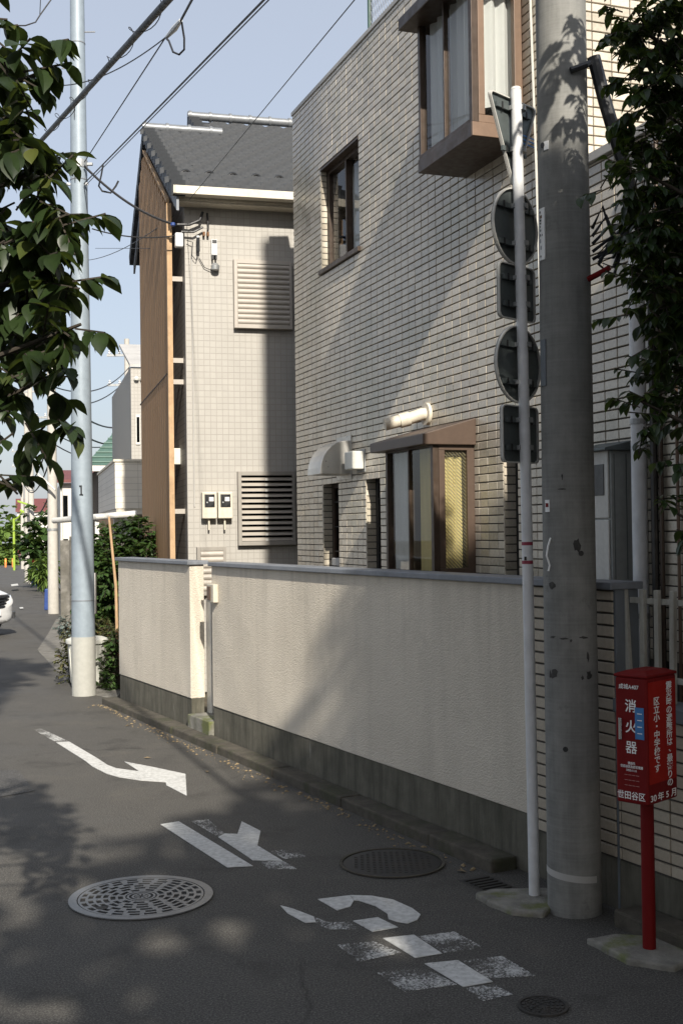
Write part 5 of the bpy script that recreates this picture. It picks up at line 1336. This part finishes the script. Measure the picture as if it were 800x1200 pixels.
# green roofed house
gr = at(150, 540, 40)
h3 = empty('green_roof_house', (gr.x, gr.y, gz(40)), HA, 'house with a green tiled roof behind the pale balcony', 'house')
def loc3(px, py, y): return Matrix.Rotation(-HA, 3, 'Z') @ (at(px, py, y) - h3.location)
e0 = loc3(100, 545, 38); e1 = loc3(172, 535, 38); r0 = loc3(142, 497, 42); r1 = loc3(175, 500, 42)
B(e0.x + .5, .3, 0, e1.x + 2, 6, e0.z).build('wall', 'wood_dk', h3)
rp = MB(); rp.quadv([(e0.x, e0.y, e0.z), (e1.x + 2, e0.y, e0.z), (r1.x + 2, r0.y, r0.z), (r0.x, r0.y, r0.z)]); rp.quadv([(e0.x, e0.y, e0.z), (r0.x, r0.y, r0.z), (e0.x, r0.y * 2 - e0.y, e0.z)])
rp.quadv([(e0.x, e0.y, e0.z - .12), (e1.x + 2, e0.y, e0.z - .12), (r1.x + 2, r0.y, r0.z - .12), (r0.x, r0.y, r0.z - .12)])
rp = rp.build('roof', 'roof_green', h3)
for k in range(9):
    t = (k + .5) / 9; a_ = Vector(e0).lerp(r0, t); b_ = Vector((e1.x + 2, e0.y, e0.z)).lerp(Vector((r1.x + 2, r0.y, r0.z)), t)
    T([a_ + Vector((0, 0, .02)), b_ + Vector((0, 0, .02))], .035, 5).build('tile_course', 'roof_green', rp)
B(e0.x - .05, e0.y - .12, e0.z - .2, e1.x + 2, e0.y - .001, e0.z - .02).build('gutter', 'white_metal', h3)
for k in range(3): B(e0.x + 1.2 + k * .7, .29, e0.z - 1.6, e0.x + 1.7 + k * .7, .299, e0.z - .6).build('window', 'glass_dark', h3)
# white house with red roof beyond
wr = at(70, 700, 36)
h4 = empty('red_roof_house', (at(72, 640, 44).x, 44, gz(44)), HA, 'white house with a dark red roof between the two near poles', 'house')
z4 = at(80, 566, 44).z - gz(44); z5 = at(80, 553, 44).z - gz(44)
B(0, 0, 0, 5, 6, z4).build('wall', 'white_wall', h4)
m = MB(); m.prism([(-.25, -.3, z4), (5, -.3, z4), (5, 3, z5 + .1), (-.25, 3, z5 + .1)], (0, 0, .12)); m.build('roof', 'roof_red', h4)
B(-.02, -.35, 1.6, .4, -.001, 1.75).build('canopy', 'white_metal', h4)
for z in (2.6, 1.0): 
    w = B(.05, -.04, z, .28, -.002, z + 1.0).build('window', 'white_metal', h4); B(.08, -.05, z + .05, .25, -.041, z + .95).build('pane', 'glass_dark', w)
B(-.03, -.6, 0, .02, -.5, 2.2).build('gate_post', 'white_metal', h4); B(.30, -.6, 0, .36, -.5, 1.9).build('gate_post', 'white_metal', h4)
T([(.02, -.25, 0), (.02, -.25, z4 - .2)], .05, 8).build('downpipe', 'white_metal', h4)
bw = empty('far_building', (at(45, 640, 150).x, 150, gz(150)), HA, 'pale building with pinkish roof at the end of the street', 'building')
zz = at(45, 600, 150).z - gz(150)
B(-2.5, 0, 0, 9, 8, zz).build('wall', 'white_wall', bw); m = MB(); m.prism([(-2.7, -.3, zz), (9, -.3, zz), (9, 4, zz + 1.6), (-2.7, 4, zz + 1.6)], (0, 0, .2)); m.build('roof', 'roof_red', bw)
for k in range(3): B(-2 + k * 1.6, -.05, 1.2, -1 + k * 1.6, -.001, 2.4).build('window', 'glass_dark', bw)

# ------------------------------------------------------------------ small far things
p = at(42.5, 673, 52)
b1 = empty('blue_bin', (p.x, p.y, gz(52)), 0, 'blue plastic bin standing beside the far poles', 'bin')
MB().lathe([(.2, 0), (.27, .75), (.28, .8)], 16).build('body', 'plastic_blue', b1, smooth=True); MB().lathe([(.29, .8), (.29, .86), (.1, .9)], 16).build('lid', 'plastic_blue', b1, smooth=True)
b2 = empty('red_basket', (p.x + .02, p.y, gz(52) + .90), 0, 'red and yellow bundle on the blue bin', 'bundle')
MB().lathe([(.2, 0), (.3, .12), (.28, .4), (.12, .5)], 12).build('bag', 'red_bright', b2, smooth=True); MB().lathe([(.08, 0), (.16, .08), (.05, .2)], 10, (.22, -.1, .0)).build('tag', 'yellow', b2, smooth=True)
p = at(57, 690, 31.2)
b3 = empty('blue_bag', (p.x, p.y, gz(31)), 0, 'blue panel just behind the pale concrete pole', 'panel')
m = MB(); m.prism([(-.12, 0, 0), (.12, 0, 0), (.10, 0, .55), (-.10, 0, .55)], (0, .25, 0)); m.build('panel', 'plastic_blue', b3, bevel=.02)
for px, lab in ((7, 'orange bollard at the far end of the street, left of the lime lamp'), (15.5, 'orange bollard at the far end of the street, beside the lime lamp')):
    p = at(px, 662, 105); o = empty('bollard', (p.x, p.y, gz(105)), 0, lab, 'bollard', 'orange bollards')
    MB().lathe([(.09, 0), (.09, .72), (.05, .78)], 12).build('post', 'orange', o, smooth=True); MB().lathe([(.094, .5), (.094, .6)], 12).build('stripe', 'yellow', o)

# cyclist far away
cyp = at(24.5, 655, 118)
cy = empty('person', (cyp.x, cyp.y, gz(118) + .0), R(10), 'person in a maroon top and dark trousers riding a bicycle far away', 'person')
def skin_obj(name, verts, edges, rad, mat, parent):
    o = bpy.data.objects.new(name, bpy.data.meshes.new(name)); COL.objects.link(o); o.parent = parent
    o.data.from_pydata(verts, edges, [])
    mod = o.modifiers.new('skin', 'SKIN')
    if not o.data.skin_vertices:
        bm = bmesh.new(); bm.from_mesh(o.data); bm.verts.layers.skin.verify(); bm.to_mesh(o.data); bm.free()
    for i, r_ in enumerate(rad): o.data.skin_vertices[0].data[i].radius = (r_, r_)
    o.data.skin_vertices[0].data[0].use_root = True
    o.modifiers.new('sub', 'SUBSURF').levels = 1
    o.data.materials.append(M[mat]); return o
V = [(0, .15, .95), (0, .08, 1.2), (0, -.08, 1.45), (0, -.12, 1.58), (0, -.14, 1.70), (-.18, -.06, 1.42), (-.24, -.3, 1.2), (-.22, -.48, 1.08), (.18, -.06, 1.42), (.24, -.3, 1.2), (.22, -.48, 1.08), (-.1, -.18, .85), (-.1, -.05, .45), (-.1, -.15, .38), (.1, -.22, .65), (.1, 0, .28), (.1, -.1, .22)]
Ed = [(0, 1), (1, 2), (2, 3), (3, 4), (2, 5), (5, 6), (6, 7), (2, 8), (8, 9), (9, 10), (0, 11), (11, 12), (12, 13), (0, 14), (14, 15), (15, 16)]
skin_obj('body', V, Ed, [.15, .15, .14, .06, .105, .07, .05, .035, .07, .05, .035, .09, .055, .045, .09, .055, .045], 'shirt', cy)
MB().lathe([(.03, -.06), (.11, -.02), (.118, .05), (.09, .11), (.02, .13)], 14, (0, -.135, 1.73)).build('hair', 'hair', cy, smooth=True)
skin_obj('trousers', [(0, .15, .93), (-.1, -.18, .86), (-.1, -.05, .42), (.1, -.22, .66), (.1, 0, .25)], [(0, 1), (1, 2), (0, 3), (3, 4)], [.165, .11, .065, .11, .065], 'trousers', cy)
by = empty('bicycle', (cyp.x, cyp.y, gz(118)), R(10), 'bicycle ridden by the far person', 'bicycle')
for y in (-.55, .5):
    w_ = T([(0, y + .33 * math.cos(t), .33 + .33 * math.sin(t)) for t in [2 * math.pi * i / 20 for i in range(21)]], .02, 6).build('wheel', 'rubber', by)
    for k in range(6): T([(0, y, .33), (0, y + .32 * math.cos(k * 1.047), .33 + .32 * math.sin(k * 1.047))], .004, 4).build('spoke', 'steel', w_)
T([(0, .5, .33), (0, .1, .3), (0, -.42, .85), (0, -.55, .33)], .018, 6).build('frame', 'black', by); T([(0, .1, .3), (0, .2, .82)], .016, 6).build('seat_tube', 'black', by)
B(-.09, .08, .82, .09, .32, .88).build('saddle', 'black', by, bevel=.02); T([(-.26, -.42, 1.02), (0, -.44, 1.0), (.26, -.42, 1.02)], .014, 6).build('handlebar', 'steel', by); T([(0, -.42, .85), (0, -.44, 1.0)], .014, 6).build('stem', 'steel', by)

# ------------------------------------------------------------------ white car pulling out at the left
cf = gp(16, 753)
CH = R(-24)                                       # heading: to the right and slightly towards the viewer
fw = Vector((math.cos(CH), math.sin(CH), 0)); lf = Vector((-math.sin(CH), math.cos(CH), 0))
car = empty('parked_car', cf - fw * .95 + lf * .62, CH, 'white car nosing into the picture at the left edge', 'car')
# local x forward, nose at x = 0; cross-section loft
secs = [(.0, .40, .62, .60, .30), (-.10, .70, .80, .70, .24), (-.35, .84, .88, .80, .22), (-.9, .86, 1.00, .84, .22), (-1.25, .86, 1.06, .84, .22), (-2.0, .87, 1.66, .70, .22), (-2.4, .87, 1.76, .68, .22), (-3.6, .87, 1.76, .66, .22), (-4.3, .86, 1.68, .64, .24), (-4.5, .82, 1.0, .74, .30)]
m = MB(); prof_n = 12
for x, hw_, zt_, wt, zb_ in secs:
    zm = min(.95, zb_ + (zt_ - zb_) * .62)
    ring_ = [(-hw_ * .9, zb_), (-hw_, zb_ + .12), (-hw_, zm), (-wt, zt_ - .06), (-wt * .85, zt_), (0, zt_ + .03), (wt * .85, zt_), (wt, zt_ - .06), (hw_, zm), (hw_, zb_ + .12), (hw_ * .9, zb_), (0, zb_ - .01)]
    m.v += [(x, y, z) for y, z in ring_]
for i in range(len(secs) - 1):
    for k in range(12): m.f.append((i * 12 + k, i * 12 + (k + 1) % 12, (i + 1) * 12 + (k + 1) % 12, (i + 1) * 12 + k))
m.f += [tuple(range(12)), tuple(reversed(range((len(secs) - 1) * 12, len(secs) * 12)))]
body = m.build('body', 'car', car, smooth=True)
sbm = body.modifiers.new('sub', 'SUBSURF'); sbm.levels = 2; sbm.render_levels = 2
for z, w_ in ((.58, .52), (.64, .54), (.70, .55), (.76, .53)): 
    T([(-.10, -w_, z), (-.015, -w_ * .5, z), (.0, 0, z), (-.015, w_ * .5, z), (-.10, w_, z)], .026, 6).build('grille_bar', 'black', car)
m = MB(); m.prism([(-.13, -.56, .54), (-.02, -.2, .54), (.0, 0, .54), (-.02, .2, .54), (-.13, .56, .54), (-.13, .56, .55), (-.13, -.56, .55)], (0, 0, .24)); m.build('grille', 'black', car)
T([(-.14, -.58, .79), (-.03, -.25, .80), (-.01, 0, .80), (-.03, .25, .80), (-.14, .58, .79)], .022, 8).build('grille_trim', 'chrome', car, smooth=True)
for s in (-1, 1):
    m = MB(); m.prism([(-.13, s * .58, .60), (-.30, s * .80, .62), (-.46, s * .855, .72), (-.46, s * .84, .80), (-.22, s * .68, .78), (-.12, s * .57, .76)], (.035, s * .02, .004)); m.build('headlight', 'lamp', car, bevel=.008)
    m = MB(); m.prism([(-.13, s * .62, .33), (-.24, s * .78, .35), (-.22, s * .76, .46), (-.14, s * .64, .46)], (.07, s * .03, 0)); m.build('fog_recess', 'black', car)
    for x in (-.85, -3.55):
        w_ = MB(); w_.tube([(x, s * .70, .31), (x, s * .89, .31)], .31, 28); w_ = w_.build('wheel', 'rubber', car, smooth=True, bevel=.02)
        mm = MB(); mm.tube([(x, s * .885, .31), (x, s * .90, .31)], .21, 20); mm.build('rim', 'chrome', w_)
    m = MB(); m.prism([(-1.55, s * .86, 1.02), (-1.75, s * .86, 1.02), (-1.75, s * .86, 1.16), (-1.58, s * .86, 1.16)], (0, s * .22, 0)); m.build('mirror', 'car', car, bevel=.03)
m = MB(); m.prism([(-.10, -.5, .32), (-.01, 0, .32), (-.10, .5, .32), (-.14, .5, .32), (-.14, -.5, .32)], (0, 0, .10)); m.build('intake', 'black', car)
B(.0, -.17, .42, .02, .17, .52).build('number_plate', 'letter', car)
m = MB(); m.quadv([(-1.30, -.62, 1.10), (-1.30, .62, 1.10), (-1.98, .58, 1.64), (-1.98, -.58, 1.64)]); m.prism([(-1.30, -.62, 1.10), (-1.30, .62, 1.10), (-1.98, .58, 1.64), (-1.98, -.58, 1.64)], (.03, 0, .04)); m.build('windscreen', 'glass_dark', car)
